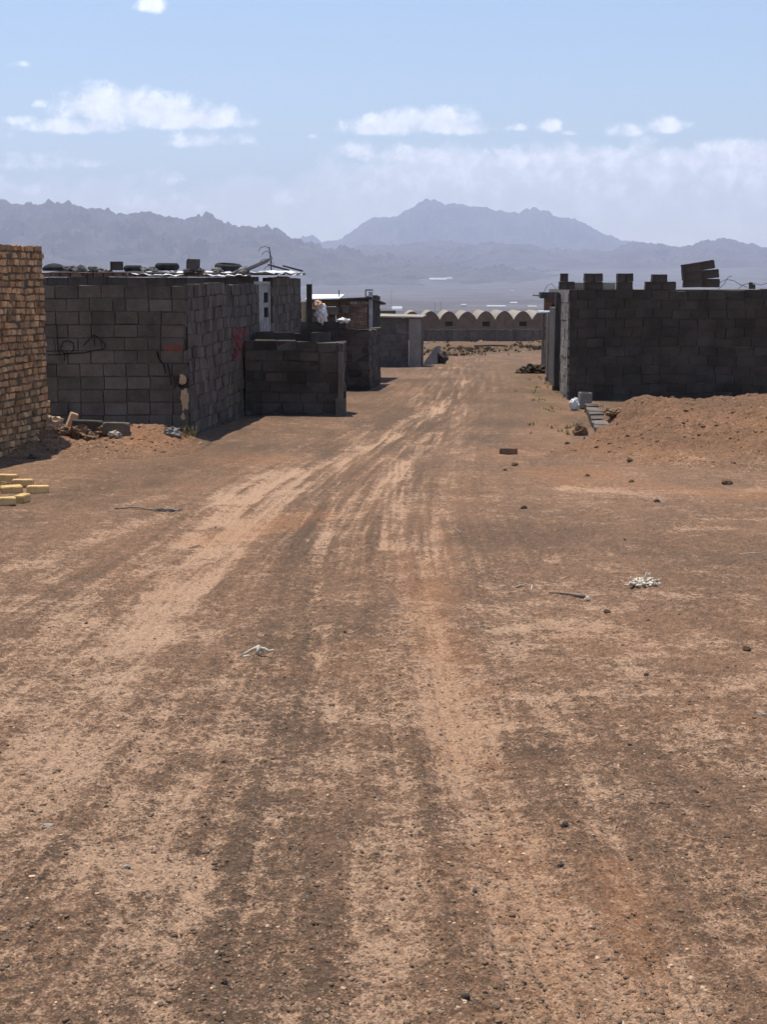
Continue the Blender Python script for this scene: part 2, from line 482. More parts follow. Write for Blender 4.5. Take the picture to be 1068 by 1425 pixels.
def soil_material():
    m, nt, bs = nt_mat('stony_dirt')
    tc = N(nt, 'ShaderNodeTexCoord'); vec = tc.outputs['Object']
    at_ = N(nt, 'ShaderNodeAttribute', _attribute_name='soil')
    sep = N(nt, 'ShaderNodeSeparateColor'); nt.links.new(at_.outputs['Color'], sep.inputs[0])
    pale, dark, orange = sep.outputs[0], sep.outputs[1], sep.outputs[2]
    green = at_.outputs['Alpha']
    nA = noise_n(nt, vec, 5.5, 8, .68, .3)
    nB = noise_n(nt, vec, 24, 7, .72)
    nC = noise_n(nt, vec, 110, 5, .75)
    nD = noise_n(nt, vec, 2.0, 6, .6, .2)
    # ragged patches: threshold field
    def patch(base, ka, kb, kc, lo, hi):
        v = math_n(nt, 'MULTIPLY_ADD', math_n(nt, 'SUBTRACT', nA, .5), ka, base)
        v = math_n(nt, 'MULTIPLY_ADD', math_n(nt, 'SUBTRACT', nB, .5), kb, v)
        v = math_n(nt, 'MULTIPLY_ADD', math_n(nt, 'SUBTRACT', nC, .5), kc, v)
        return ramp(nt, v, lo, hi)
    fp = patch(pale, 1.15, 1.8, 1.3, .32, .74)
    fd = patch(dark, -.8, -1.9, -1.8, .20, .78)
    fo = patch(math_n(nt, 'MULTIPLY_ADD', math_n(nt, 'SUBTRACT', nD, .5), .7, orange), .3, .2, .1, .05, .85)
    mid = mix_c(nt, fo, (.250, .144, .086), (.290, .150, .080))
    pal = mix_c(nt, fo, (.47, .30, .192), (.45, .265, .158))
    gra = mix_c(nt, fo, (.135, .086, .055), (.160, .093, .055))
    col = mix_c(nt, fp, mid, pal)
    col = mix_c(nt, math_n(nt, 'MULTIPLY', fd, math_n(nt, 'MULTIPLY_ADD', fp, -.75, 1.0)), col, gra)
    vo = N(nt, 'ShaderNodeTexVoronoi', Scale=85.0, Randomness=1.0); nt.links.new(vec, vo.inputs['Vector'])
    sv = N(nt, 'ShaderNodeSeparateColor'); nt.links.new(vo.outputs['Color'], sv.inputs[0])
    gb = math_n(nt, 'MULTIPLY_ADD', sv.outputs[2], .75, .62)
    col = mix_c(nt, .6, col, mix_c(nt, 1.0, col, N2rgb(nt, gb), 'MULTIPLY'))
    g1 = math_n(nt, 'MULTIPLY', ramp(nt, sv.outputs[0], .80, .9), ramp(nt, vo.outputs['Distance'], .42, .25))
    col = mix_c(nt, math_n(nt, 'MULTIPLY', g1, .48), col, (.075, .058, .047))
    g2 = math_n(nt, 'MULTIPLY', ramp(nt, sv.outputs[1], .90, .96), ramp(nt, vo.outputs['Distance'], .42, .25))
    col = mix_c(nt, math_n(nt, 'MULTIPLY', g2, .55), col, (.50, .41, .33))
    vo2 = N(nt, 'ShaderNodeTexVoronoi', Scale=26.0, Randomness=1.0); nt.links.new(vec, vo2.inputs['Vector'])
    sv2 = N(nt, 'ShaderNodeSeparateColor'); nt.links.new(vo2.outputs['Color'], sv2.inputs[0])
    g3 = math_n(nt, 'MULTIPLY', ramp(nt, sv2.outputs[0], .88, .95), ramp(nt, vo2.outputs['Distance'], .34, .2))
    col = mix_c(nt, math_n(nt, 'MULTIPLY', g3, .6), col, (.085, .064, .052))
    # weeds
    gm = math_n(nt, 'MULTIPLY', green, ramp(nt, nB, .40, .60))
    col = mix_c(nt, gm, col, mix_c(nt, nA, (.07, .075, .03), (.22, .17, .07)))
    k = math_n(nt, 'MULTIPLY_ADD', nC, 1.5, .25)
    col = mix_c(nt, 1.0, col, N2rgb(nt, k), 'MULTIPLY')
    nt.links.new(col, bs.inputs['Base Color'])
    bs.inputs['Roughness'].default_value = .97
    bs.inputs['Specular IOR Level'].default_value = .15
    hA = math_n(nt, 'MULTIPLY', nB, .040)
    hB = math_n(nt, 'MULTIPLY', nC, .010)
    hC = math_n(nt, 'MULTIPLY', nA, .03)
    hV = math_n(nt, 'MULTIPLY', math_n(nt, 'SUBTRACT', .5, vo2.outputs['Distance']), .012)
    hV1 = math_n(nt, 'MULTIPLY', math_n(nt, 'SUBTRACT', .5, vo.outputs['Distance']), .004)
    hs = math_n(nt, 'ADD', math_n(nt, 'ADD', hA, hB), math_n(nt, 'ADD', hC, math_n(nt, 'ADD', hV, hV1)))
    b = N(nt, 'ShaderNodeBump', Strength=.85, Distance=1.0)
    nt.links.new(hs, b.inputs['Height']); nt.links.new(b.outputs[0], bs.inputs['Normal'])
    return m
M['soil'] = soil_material()

# ------------------------------------------------------------------ ground sheet
def grid_mesh(name, X, Y, Z, soil, mat, wrap=False):
    nr, nc = X.shape
    idx = np.arange(nr * nc).reshape(nr, nc)
    if wrap:
        nx = np.roll(idx, -1, axis=1)
        q = np.stack([idx[:-1], nx[:-1], nx[1:], idx[1:]], -1).reshape(-1, 4)
    else:
        q = np.stack([idx[:-1, :-1], idx[:-1, 1:], idx[1:, 1:], idx[1:, :-1]], -1).reshape(-1, 4)
    me = bpy.data.meshes.new(name)
    me.vertices.add(nr * nc)
    me.vertices.foreach_set('co', np.stack([X, Y, Z], -1).astype(np.float32).ravel())
    me.loops.add(q.size); me.loops.foreach_set('vertex_index', q.astype(np.int32).ravel())
    me.polygons.add(len(q)); me.polygons.foreach_set('loop_start', np.arange(0, q.size, 4, dtype=np.int32))
    me.polygons.foreach_set('use_smooth', np.ones(len(q), bool))
    if soil is not None:
        a = me.attributes.new('soil', 'FLOAT_COLOR', 'POINT')
        a.data.foreach_set('color', soil.astype(np.float32).ravel())
    else:
        a = me.attributes.new('tint', 'FLOAT', 'POINT'); a.data.foreach_set('value', np.ones(nr * nc, np.float32))
    me.update(calc_edges=True)
    o = bpy.data.objects.new(name, me); COL.objects.link(o); me.materials.append(mat)
    return o

def micro(x, y, r):
    fade = sstep(26, 9, r)
    return fade * (.006 * fbm(x * 9, y * 9, 3, 201, .6) + .009 * np.maximum(0, fbm(x * 21, y * 21, 2, 203) - .10) + .006 * np.maximum(0, fbm(x * 47, y * 47, 1, 205) - .2))

def far_fields(X, Y, P, D, O, G):
    r = np.hypot(X, Y)
    f = sstep(150, 500, r)
    band = fbm(X / 900., Y / 260., 4, 301); band2 = fbm(X / 2500., Y / 900., 3, 303)
    P = P * (1 - f) + f * (.06 + .22 * band); D = D * (1 - f) + f * (.95 - .3 * band2)
    G = G * (1 - f) + f * (.75 + .25 * sstep(.25, .5, fbm(X / 500., Y / 400., 3, 307)))
    O = O * (1 - f) - f * .3
    return P, D, O, G

rows = np.concatenate([[.5, 1.2, 1.9, 2.4], 1 / np.linspace(1 / 2.6, 1 / 60., 860), 1 / np.linspace(1 / 62., 1 / 320., 90)[1:],
                       np.exp(np.linspace(math.log(330), math.log(13800), 110))])
ac = np.linspace(-17.6, 17.6, 720)
side = 17.6 + np.cumsum(np.geomspace(.06, 3.2, 60))
side = side[side < 178]
side = np.concatenate([side, np.arange(side[-1] + 4, 180, 6)])
ang = np.radians(np.concatenate([-side[::-1], ac, side]))
RR, AA = np.meshgrid(rows, ang, indexing='ij')
lim = 13800 - 12000 * sstep(R(48), R(80), np.abs(AA))
RR = np.where(RR > 300, 300 + (RR - 300) * (lim - 300) / (13800 - 300), RR)
GX, GY = RR * np.sin(AA), RR * np.cos(AA)
gx, gy = GX.ravel(), GY.ravel()
h, p_, d_, o_, g_ = soil_fields(gx, gy)
gr = np.hypot(gx, gy)
gz = base_z(gx, gy) + h + micro(gx, gy, gr)
gz += sstep(200, 2000, gr) * 3 * fbm(gx / 400, gy / 400, 3, 311) + sstep(2500, 7000, gr) * 14 * fbm(gx / 1800, gy / 1500, 4, 313)
p_, d_, o_, g_ = far_fields(gx, gy, p_, d_, o_, g_)
M['plain'] = surface('grey_plain_soil', (.085, .077, .078), (.15, .137, .138), .006, .97, 0, 1, .04, (.06, .058, .062), .5, rnd=0)
ground = grid_mesh('ground', GX, GY, gz.reshape(GX.shape), np.stack([p_, d_, o_, g_], -1), M['soil'], wrap=True)
tag(ground, kind='structure')
ground.data.materials.append(M['plain'])
_t = ground.data.attributes.new('tint', 'FLOAT', 'POINT'); _t.data.foreach_set('value', np.ones(len(ground.data.vertices), np.float32))
_far = np.repeat((RR[:-1] > 290).ravel(), 1).astype(np.int32)
ground.data.polygons.foreach_set('material_index', _far)
LOWZ = float(gz.min())

def mound(name, fn, x0, x1, y0, y1, step, label, cat, dp, dd, do, clip=True):
    xs = np.arange(x0, x1, step); ys = np.arange(y0, y1, step)
    X, Y = np.meshgrid(xs, ys)
    x, y = X.ravel(), Y.ravel()
    hh, p, d, o, g = soil_fields(x, y)
    mh = fn(x, y)
    w = sstep(.0, .2, mh)
    z = base_z(x, y) + hh + mh + micro(x, y, np.hypot(x, y)) * 2.0
    p = p + w * dp + .10 * fbm(x * 1.6, y * 1.2, 3, 401); d = d + w * dd; o = o + w * do
    ob = grid_mesh(name, X, Y, z.reshape(X.shape), np.stack([p, d, o, g], -1), M['soil'])
    return tag(ob, label, cat)

mound('dirt_mound', right_mound, 1.6, 13.5, 15.2, 26.2, .03, 'low red-brown dirt mound in front of the long dark block wall', 'dirt mound', -.14, .06, .95)
mound('dirt_mound', left_mound, -6.2, -2.1, 17.0, 20.58, .02, 'small bank of loose dirt against the graffiti block wall', 'dirt mound', .0, -.12, .45)

# loose grit: uncountable, one object
def gravel(name, n, xy_fn, smin, smax, mat_light, seed):
    rs = np.random.RandomState(seed)
    x, y = xy_fn(rs, n)
    n = len(x)
    z = base_z(x, y) + soil_fields(x, y)[0] + micro(x, y, np.hypot(x, y))
    rm = (x > 1.6) & (y > 15.2) & (y < 26.2); lm = (x < -2.1) & (x > -6.2) & (y > 17) & (y < 20.58)
    z[rm] += np.maximum(0, right_mound(x[rm], y[rm])); z[lm] += np.maximum(0, left_mound(x[lm], y[lm]))
    cube = np.array([(-1, -1, -.6), (1, -1, -.6), (1, 1, -.6), (-1, 1, -.6), (-.7, -.7, .7), (.7, -.7, .7), (.7, .7, .7), (-.7, .7, .7)], float)
    V = cube[None] * (1 + rs.uniform(-.4, .4, (n, 8, 3)))
    sc = smin * (smax / smin) ** (rs.rand(n) ** 4.0)
    V *= (sc[:, None] * rs.uniform(.5, 1.25, (n, 3)))[:, None, :] * np.array([1, 1, .55])
    a = rs.rand(n) * 6.283
    ca, sa = np.cos(a)[:, None], np.sin(a)[:, None]
    vx = V[..., 0] * ca - V[..., 1] * sa; vy = V[..., 0] * sa + V[..., 1] * ca
    V = np.stack([vx + x[:, None], vy + y[:, None], V[..., 2] + (z + sc * .08)[:, None]], -1)
    fq = np.array([(3, 2, 1, 0), (4, 5, 6, 7), (0, 1, 5, 4), (1, 2, 6, 5), (2, 3, 7, 6), (3, 0, 4, 7)])
    q = (np.arange(n)[:, None, None] * 8 + fq[None]).reshape(-1, 4)
    me = bpy.data.meshes.new(name)
    me.vertices.add(n * 8); me.vertices.foreach_set('co', V.astype(np.float32).ravel())
    me.loops.add(q.size); me.loops.foreach_set('vertex_index', q.astype(np.int32).ravel())
    me.polygons.add(len(q)); me.polygons.foreach_set('loop_start', np.arange(0, q.size, 4, dtype=np.int32))
    me.update(calc_edges=True)
    t = np.repeat(np.where(rs.rand(n) < .07, rs.uniform(1.6, 2.6, n), rs.uniform(.5, 1.05, n)), 8)
    at_ = me.attributes.new('tint', 'FLOAT', 'POINT'); at_.data.foreach_set('value', t.astype(np.float32))
    o = bpy.data.objects.new(name, me); COL.objects.link(o); me.materials.append(mat_light)
    return tag(o, kind='stuff')

M['grit'] = surface('mixed_grit', (.16, .105, .068), (.28, .19, .125), 9, .95, 0, .01, 120, rnd=0)
M['clod'] = surface('red_clods', (.15, .085, .05), (.24, .14, .085), 9, .95, 0, .01, 120, rnd=0)
def near_xy(rs, n):
    y = 1 / rs.uniform(1 / 30., 1 / 2.6, n)
    x = y * rs.uniform(-.30, .30, n)
    k = fbm(x * 1.6, y * 1.2, 3, 501)
    keep = rs.rand(n) < np.clip(.55 + .45 * k, .2, 1)
    keep &= ~((y > 20.3) & (x < -2.9)) & ~((y > 29.3) & (x > 3.9))
    return x[keep], y[keep]
gravel('gravel', 95000, near_xy, .0012, .0085, M['grit'], 5)
def mound_xy(rs, n):
    x = rs.uniform(2.2, 8.5, n); y = rs.uniform(15.5, 22.5, n)
    k = right_mound(x, y) > .05
    x2 = rs.uniform(-5.6, -2.6, n // 4); y2 = rs.uniform(17.8, 20.2, n // 4)
    k2 = left_mound(x2, y2) > .05
    return np.concatenate([x[k], x2[k2]]), np.concatenate([y[k], y2[k2]])
gravel('soil_clods', 5200, mound_xy, .005, .034, M['clod'], 6)

# ------------------------------------------------------------------ masonry
def masonry(mb, core, o, a, b, L, ztop, courses, bl, bh, th, gap=.012, jit=.005, sag=.012, seed=0, skip=None, wild=.0, tint=(.82, 1.16), lipfn=None):
    rng = random.Random(seed)
    z = ztop - courses * bh
    for c in range(courses):
        s = -(bl * (.5 if c % 2 else 0)) - rng.uniform(0, .12) * bl
        z0, z1 = z + c * bh, z + (c + 1) * bh
        segs = []
        while s < L:
            l = bl * (1 + rng.uniform(-wild, wild)) if wild else bl * rng.uniform(.985, 1.015)
            if rng.random() < .05: l *= .55
            e = s + l
            s0, s1 = max(s, 0), min(e, L)
            if s1 - s0 > .05 and not (skip and skip((s0 + s1) / 2, c)):
                w = sag * math.sin(s0 * 1.9 + seed + c * .35) + sag * .5 * math.sin(s0 * 4.3 + seed * 2 + c * .9)
                n0 = rng.uniform(-jit, jit) * 1.4
                mb.obox(o, a, b, s0 + gap / 2, s1 - gap / 2, n0, th + n0, z0 + gap / 2 + w, z1 - gap / 2 + w, jit, rng.uniform(*tint) * (1 if rng.random() > .10 else .84))
                segs.append((s0, s1, w))
            s = e
        for (s0, s1, w) in segs:
            core.obox(o, a, b, s0 + .001, s1 - .001, .016 + .002 * (c % 2), th - .016 - .002 * (c % 2), z0 - .03 + w, (z1 - gap * .9 if c == courses - 1 else z1 + .004) + w, 0, rng.uniform(.6, 1.1))

def dirv(vpx):     # horizontal direction towards a vanishing point of the photograph, and its left normal
    t = (vpx - CX) / F / CT * CT
    a = Vector((t, 1, 0)).normalized()
    return (a.x, a.y), (-a.y, a.x)

def wall_part(parent, name, mat, core_mat, *args, **kw):
    mb, core = MB(), MB()
    masonry(mb, core, *args, **kw)
    w = mb.build(name, mat, parent)
    core.build('mortar', core_mat, w) if False else None
    me = core.build('mortar', core_mat, None)
    me.parent = w; me.location = -Vector(w.location) - (Vector(parent.location) if parent else Vector())
    return w

def ribbon(mb, pts, w, seed=0):
    """a painted stroke: narrow strip lying 3 mm off a wall; pts are 3-D points, n the outward normal"""
    pts, n = pts
    n = Vector(n)
    rng = random.Random(seed)
    P = [Vector(p) for p in pts]
    vs, fs = [], []
    for i, p in enumerate(P):
        d = (P[min(i + 1, len(P) - 1)] - P[max(i - 1, 0)]).normalized()
        sd = d.cross(n).normalized() * w * .5 * rng.uniform(.75, 1.25)
        q = p + n * .006
        vs += [q + sd, q - sd]
    for i in range(len(P) - 1):
        fs.append((2 * i, 2 * i + 1, 2 * i + 3, 2 * i + 2))
    b = len(mb.v)
    mb.add(vs, fs)

# ---- brick wall at the left edge
aB, bB = dirv(900)
pe = at(66, 500, 19.0)                                 # its far right end
ztop = at(60, 343, 19.0).z
Lb = 6.5
oB = (pe.x - aB[0] * Lb, pe.y - aB[1] * Lb)
br = empty('brick_wall', (oB[0], oB[1], surf_h(*oB)), 'rough yellow brick wall with thick dark joints at the left edge', 'wall')
w = wall_part(br, 'wall', M['brick'], M['brick_mortar'], oB, aB, bB, Lb, ztop, 34, .145, .091, .21, .026, .010, .008, 3, None, .22, (.55, 1.35))
mb = MB()
for k in range(9):
    s = 4.75 + random.uniform(-.12, .12); z = at(0, 425, 17.6).z + random.uniform(-.06, .06)
    pts = [(oB[0] + aB[0] * (s + t * .13), oB[1] + aB[1] * (s + t * .13), z + .05 * math.sin(t * 3 + k)) for t in np.linspace(-.6, .6, 5)]
    ribbon(mb, (pts, (-bB[0], -bB[1], 0)), .035, k)
for i in range(len(mb.v)):
    v = mb.v[i]; mb.v[i] = (v[0] - bB[0] * .008, v[1] - bB[1] * .008, v[2])
mb.build('paint_mark', M['spray_red'], br)

# ---- yard of grey blocks with graffiti
BH, BL = .193, .347
pc = at(258, 398, 20.6)
XC = pc.x
aS, bS = dirv(690)
yard = empty('block_wall', (XC, 20.6, surf_h(XC, 20.5)), 'grey concrete block yard wall with black line graffiti', 'wall')
LF = 4.2
wall_part(yard, 'wall', M['block'], M['mortar'], (XC - LF, 20.6), (1, 0), (0, 1), LF, pc.z + .005, 14, BL, BH, .2, .014, .006, .006, 11,
          lambda s, c: c == 6 and s > LF - .36)
LS = 6.3
wall_part(yard, 'wall', M['block'], M['mortar'], (XC, 20.815), aS, bS, LS, pc.z + .035, 14, .30, BH, .2, .012, .009, .016, 12)
zr = at(240, 483, 20.6).z
mb = MB(); mb.box(XC - .345, XC - .055, 20.595, 20.75, zr - .055, zr + .02, .006); mb.box(XC - .30, XC - .02, 20.62, 20.77, zr - .10, zr - .058, .004, .5)
mb.build('brick', M['red_piece'], yard)
mb = MB()
def front(px, py): return at(px, py, 20.585)
for k, st in enumerate(([(79, 452), (80, 470), (81, 486), (83, 492)],
           [(84, 484), (88, 476), (95, 474), (102, 478), (103, 486), (98, 492), (90, 492), (84, 486)],
           [(90, 492), (90, 502)],
           [(116, 481), (123, 474), (131, 466), (140, 473), (147, 480), (144, 486), (132, 488), (118, 491), (100, 492), (80, 494), (66, 494)],
           [(131, 467), (132, 482)],
           [(219, 489), (221, 498), (226, 505)], [(228, 506), (231, 520)], [(233, 505), (237, 522), (239, 536)])):
    dense = []
    for p, q in zip(st[:-1], st[1:]):
        dense += [front(p[0] + (q[0] - p[0]) * t / 4, p[1] + (q[1] - p[1]) * t / 4) for t in range(4)]
    dense.append(front(*st[-1]))
    ribbon(mb, (dense, (0, -1, 0)), .015 if k < 5 else .022, k)
mb.build('graffiti', M['spray_black'], yard)
mb = MB()
nS = (-bS[0], -bS[1], 0)
for k in range(15):
    s0 = 3.6 + random.uniform(0, 1.5); z0 = .30 + random.uniform(-.2, .5) + (s0 - 3.6) * .12
    pts = []
    for t in np.linspace(0, 1, 8):
        s = s0 + .30 * math.sin(t * 4 + k) * t; z = z0 + .20 * math.cos(t * 5 + 2 * k) * t
        pts.append((XC + aS[0] * s + nS[0] * .014, 20.815 + aS[1] * s + nS[1] * .014, z))
    ribbon(mb, (pts, nS), .05, k)
mb.build('graffiti', M['spray_red'], yard)
mb = MB()
for (px, py, rx, rz) in ((254, 528, .05, .075), (257, 556, .06, .17), (255, 580, .03, .05)):
    c = at(px, py, 20.585)
    n = 28
    rw_ = [1 + .45 * float(perlin(k * .55, px * .7, 77)) + .25 * float(perlin(k * 1.7, px, 78)) for k in range(n)]
    vs = [c + Vector((rx * math.cos(6.283 * k / n) * rw_[k], -.012 + .004 * math.sin(k * 2.4), rz * math.sin(6.283 * k / n) * rw_[k])) for k in range(n)]
    vb = [v + Vector((0, .03, 0)) for v in vs]
    mb.add(vs + vb, [tuple(range(n))] + [(k, n + k, n + (k + 1) % n, (k + 1) % n) for k in range(n)])
mb.build('mud_patch', M['mud_patch'], yard)

# ---- roofed shed behind the yard
ZR = at(250, 381, 27).z
XS0 = XC + aS[0] * LS                       # continues the line of the yard's side wall
o2 = (XC + aS[0] * (LS + .03), 20.815 + aS[1] * (LS + .03))
shed = empty('block_shed', (o2[0], o2[1], surf_h(*o2)), 'flat-roofed block shed behind the graffiti wall, tyres and rubble on its roof', 'shed')
zw = ZR - .06
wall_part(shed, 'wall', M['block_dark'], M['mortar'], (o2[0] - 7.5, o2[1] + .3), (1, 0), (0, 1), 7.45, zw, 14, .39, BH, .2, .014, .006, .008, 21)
# brick levelling course over it
mbk = MB()
s = -5.0
while s < -.2:
    l = random.uniform(.19, .23)
    mbk.box(o2[0] + s, o2[0] + s + l - .018, o2[1] + .29, o2[1] + .5, zw + .004, zw + .075, .006, random.uniform(.6, 1.2)); s += l
mbk.build('levelling_course', M['red_brick'], shed)
DW = (.06, 1.42)                            # doorway along the side wall
LW = 5.75
zs = at(400, 384.5, 30).z
wall_part(shed, 'wall', M['block'], M['mortar'], o2, aS, bS, LW, zs - .02, 14, .36, BH, .2, .013, .008, .016, 22,
          lambda s, c: s < DW[1] + .05 or s > LW + .25)
mb = MB()
fr = MB()
zt, zb = zs - .12, surf_h(*o2) - .02
mb.obox(o2, aS, bS, DW[0] + .05, DW[1] - .05, .05, .09, zb, zt - .05)
for k in range(6):
    s = DW[0] + .12 + k * .2
    mb.obox(o2, aS, bS, s, s + .05, .035, .05, zb + .2, zt - .75)
fr.obox(o2, aS, bS, DW[0], DW[0] + .05, .02, .12, zb, zt); fr.obox(o2, aS, bS, DW[1] - .05, DW[1], .02, .12, zb, zt)
fr.obox(o2, aS, bS, DW[0] + .05, DW[1] - .05, .02, .12, zt - .05, zt)
door = mb.build('door', M['white_paint'], shed)
fo = fr.build('frame', M['white_paint'], None); fo.parent = door; fo.location = -Vector(door.location) - Vector(shed.location)
hm = MB()
for z0 in (zt - .42, zt - .72):
    hm.obox(o2, aS, bS, DW[0] + .75, DW[0] + 1.12, .028, .05, z0, z0 + .2)
ho = hm.build('vent', M['hole'], None); ho.parent = door; ho.location = fo.location.copy()
Ye = 33.1
q0, q1, q2 = at(417.5, 420, Ye), at(427, 420, Ye), at(434.5, 396, Ye)
mb = MB(); mb.box(q0.x, q1.x - .01, Ye, Ye + .05, zb - .4, q0.z, .004)
for k in range(2): mb.box(q0.x + .03 + k * .07, q0.x + .06 + k * .07, Ye - .02, Ye - .002, zb - .3, q0.z - .08)
mb.build('door', M['cream_paint'], shed)
mb = MB(); mb.box(q1.x, q2.x, Ye - .06, Ye + .14, zb - .4, q2.z, .012); mb.build('post', M['block_dark'], shed)
# roof: earth-covered slab under white sheeting, falling towards the lane
mb = MB()
x0, x1, y0 = o2[0] - 7.4, o2[0], o2[1] + .27
n = 26
tops, ys = [], np.linspace(y0, y0 + 5.7, 9)
vs, fs = [], []
for j, y in enumerate(ys):
    for i in range(n + 1):
        xr = x1 + aS[0] / aS[1] * (y - o2[1]) + .08
        x = x0 + (xr - x0) * i / n
        vs.append((x, y, zw + .085 + .006 * (y - y0) + .03 * float(perlin(x * 1.7, y * 1.7, 601)) + .02 * float(perlin(x * 5, y * 4, 603))))
nb = len(vs)
vs += [(v[0], v[1], zw + .076) for v in vs]
for j in range(len(ys) - 1):
    for i in range(n):
        q = j * (n + 1) + i
        fs.append((q, q + 1, q + n + 2, q + n + 1)); fs.append((nb + q + n + 1, nb + q + n + 2, nb + q + 1, nb + q))
for i in range(n):
    fs.append((i, nb + i, nb + i + 1, i + 1)); q = (len(ys) - 1) * (n + 1) + i; fs.append((q + 1, nb + q + 1, nb + q, q))
for j in range(len(ys) - 1):
    q = j * (n + 1); fs.append((q + n + 1, nb + q + n + 1, nb + q, q)); q += n; fs.append((q, nb + q, nb + q + n + 1, q + n + 1))
mb.add(vs, fs)
roof = mb.build('roof', M['grey_rubble'], shed)
def roof_z(x, y): return zw + .085 + .006 * (y - y0) + .03 * float(perlin(x * 1.7, y * 1.7, 601)) + .02 * float(perlin(x * 5, y * 4, 603))
sh = MB()
def sheet_strip(px0, px1, dep, ya, yb):
    m = 16
    vs = []
    for i in range(m + 1):
        x = at(px0 + (px1 - px0) * i / m, 384, dep).x
        for t, yy in ((0, ya), (1, (ya + yb) / 2), (2, yb)):
            yj = yy + .05 * math.sin(i * 2.1 + t)
            vs.append((x, yj, roof_z(x, yj) + .02 + .012 * math.sin(i * 1.7 + t * 2) - (.07 if t == 0 else 0)))
    k = len(vs)
    vs += [(v[0], v[1], v[2] - .006) for v in vs]
    fs = []
    for i in range(m):
        for t in range(2):
            q = 3 * i + t
            fs.append((q, q + 3, q + 4, q + 1)); fs.append((k + q + 1, k + q + 4, k + q + 3, k + q))
    sh.add(vs, fs)
ye = y0 - .08
sheet_strip(178, 256, y0, ye, ye + .9); sheet_strip(284, 352, y0, ye, ye + .9)
sh.build('sheeting', M['sheet'], roof)
roof.children[0].location = (0, 0, 0)
sh2 = MB()
vs = []
for i in range(15):
    s = 1.1 + i * .33
    for t, nn in ((0, -.10), (1, .06), (2, .22)):
        x, y = o2[0] + aS[0] * s + bS[0] * nn, o2[1] + aS[1] * s + bS[1] * nn
        vs.append((x, y, roof_z(x, y) + .03 - (.06 if t == 0 else 0) + .012 * math.sin(i * 2)))
k = len(vs); vs += [(v[0], v[1], v[2] - .008) for v in vs]
fs = []
for i in range(14):
    for t in range(2):
        q = 3 * i + t
        fs += [(q + 1, q + 4, q + 3, q), (k + q, k + q + 3, k + q + 4, k + q + 1)]
sh2.add(vs, fs)
ob = sh2.build('sheeting', M['sheet'], None); ob.parent = roof; ob.location = (0, 0, 0)

# ---- concrete blocks as single things
def block_mesh(name, l, w, h, seed, hollow=False):
    import bmesh
    bm = bmesh.new()
    bmesh.ops.create_cube(bm, size=1)
    for v in bm.verts: v.co = Vector((v.co.x * l, v.co.y * w, (v.co.z + .5) * h))
    if hollow:
        top = [f for f in bm.faces if f.normal.z > .9][0]
        r = bmesh.ops.inset_region(bm, faces=[top], thickness=.045)
        r2 = bmesh.ops.extrude_face_region(bm, geom=[top])
        bmesh.ops.translate(bm, verts=[v for v in r2['geom'] if isinstance(v, bmesh.types.BMVert)], vec=(0, 0, -h * .8))
        bmesh.ops.delete(bm, geom=[top], context='FACES') if top.is_valid else None
    bmesh.ops.bevel(bm, geom=[e for e in bm.edges if e.is_valid and len(e.link_faces) == 2], offset=.008, segments=2, affect='EDGES')
    from mathutils import noise
    if not hollow:
        bmesh.ops.subdivide_edges(bm, edges=[e for e in bm.edges if e.calc_length() > .04], cuts=4, use_grid_fill=True)
    for v in bm.verts:
        q = v.co * 14 + Vector((seed * 3.1, seed * 1.7, seed * .9))
        k = (abs(v.co.x) / (l / 2)) ** 6 + (abs(v.co.y) / (w / 2)) ** 6 + (abs(v.co.z / h - .5) * 2) ** 6
        chip = max(0, noise.noise(q * .8) - .12) * .05 * max(0, min(k - 1.2, 1.2))
        v.co += noise.noise_vector(q) * .0035
        v.co -= Vector((v.co.x, v.co.y, v.co.z - h / 2)).normalized() * chip
    bmesh.ops.recalc_face_normals(bm, faces=bm.faces)
    me = bpy.data.meshes.new(name); bm.to_mesh(me); bm.free()
    a = me.attributes.new('tint', 'FLOAT', 'POINT'); a.data.foreach_set('value', np.ones(len(me.vertices), np.float32))
    return me
BM = [block_mesh('block', .39, .19, .19, k) for k in range(3)]
for k_, me in enumerate(BM): me.materials.append(M['block_dark'] if k_ != 1 else M['block'])

def place_block(loc, rot, label, group, kind=0, scale=(1, 1, 1)):
    o = bpy.data.objects.new('concrete_block', BM[kind % 3]); COL.objects.link(o)
    o.location = loc; o.rotation_euler = rot; o.scale = scale
    return tag(o, label, 'block', group)

# ---- things on the shed roof
G_ROOF = 'odds and ends weighing down the shed roof'
def roof_spot(px, dy=.35):
    y = y0 + dy
    x = at(px, 384, y).x
    return x, y, roof_z(x, y)
def tyre(px, dy, rad, wid, label, tilt=(0, 0)):
    x, y, z = roof_spot(px, dy)
    mb = MB()
    ri = rad * .58
    prof = [(ri, .01), (ri + .03, 0), (rad - .05, .0), (rad - .012, .03), (rad, .06), (rad, wid - .06), (rad - .012, wid - .03), (rad - .05, wid), (ri + .03, wid), (ri, wid - .01), (ri + .02, wid - .03), (rad - .06, wid / 2), (ri + .02, .03)]
    mb.rev((0, 0, 0), prof, 32)
    o = mb.build('tyre', M['rubber'], None, True)
    o.location = (x, y, z + .02 + abs(tilt[1]) * .25); o.rotation_euler = (tilt[0], tilt[1], 0)
    return tag(o, label, 'tyre', 'old tyres lying on the shed roof')
tyre(186, .45, .20, .13, 'smaller worn black tyre lying flat on the shed roof, left of the big tyre')
tyre(233, .45, .245, .15, 'big black tyre lying flat on the shed roof beside the taller lone block')
tyre(318, .55, .28, .13, 'black tyre half buried in white sheeting, right of the taller lone roof block', (.1, .06))
x, y, z = roof_spot(76, .3)
mb = MB(); mb.rev((0, 0, 0), [(.02, 0), (.22, 0), (.24, .04), (.20, .09), (.12, .13), (.02, .15)], 20)
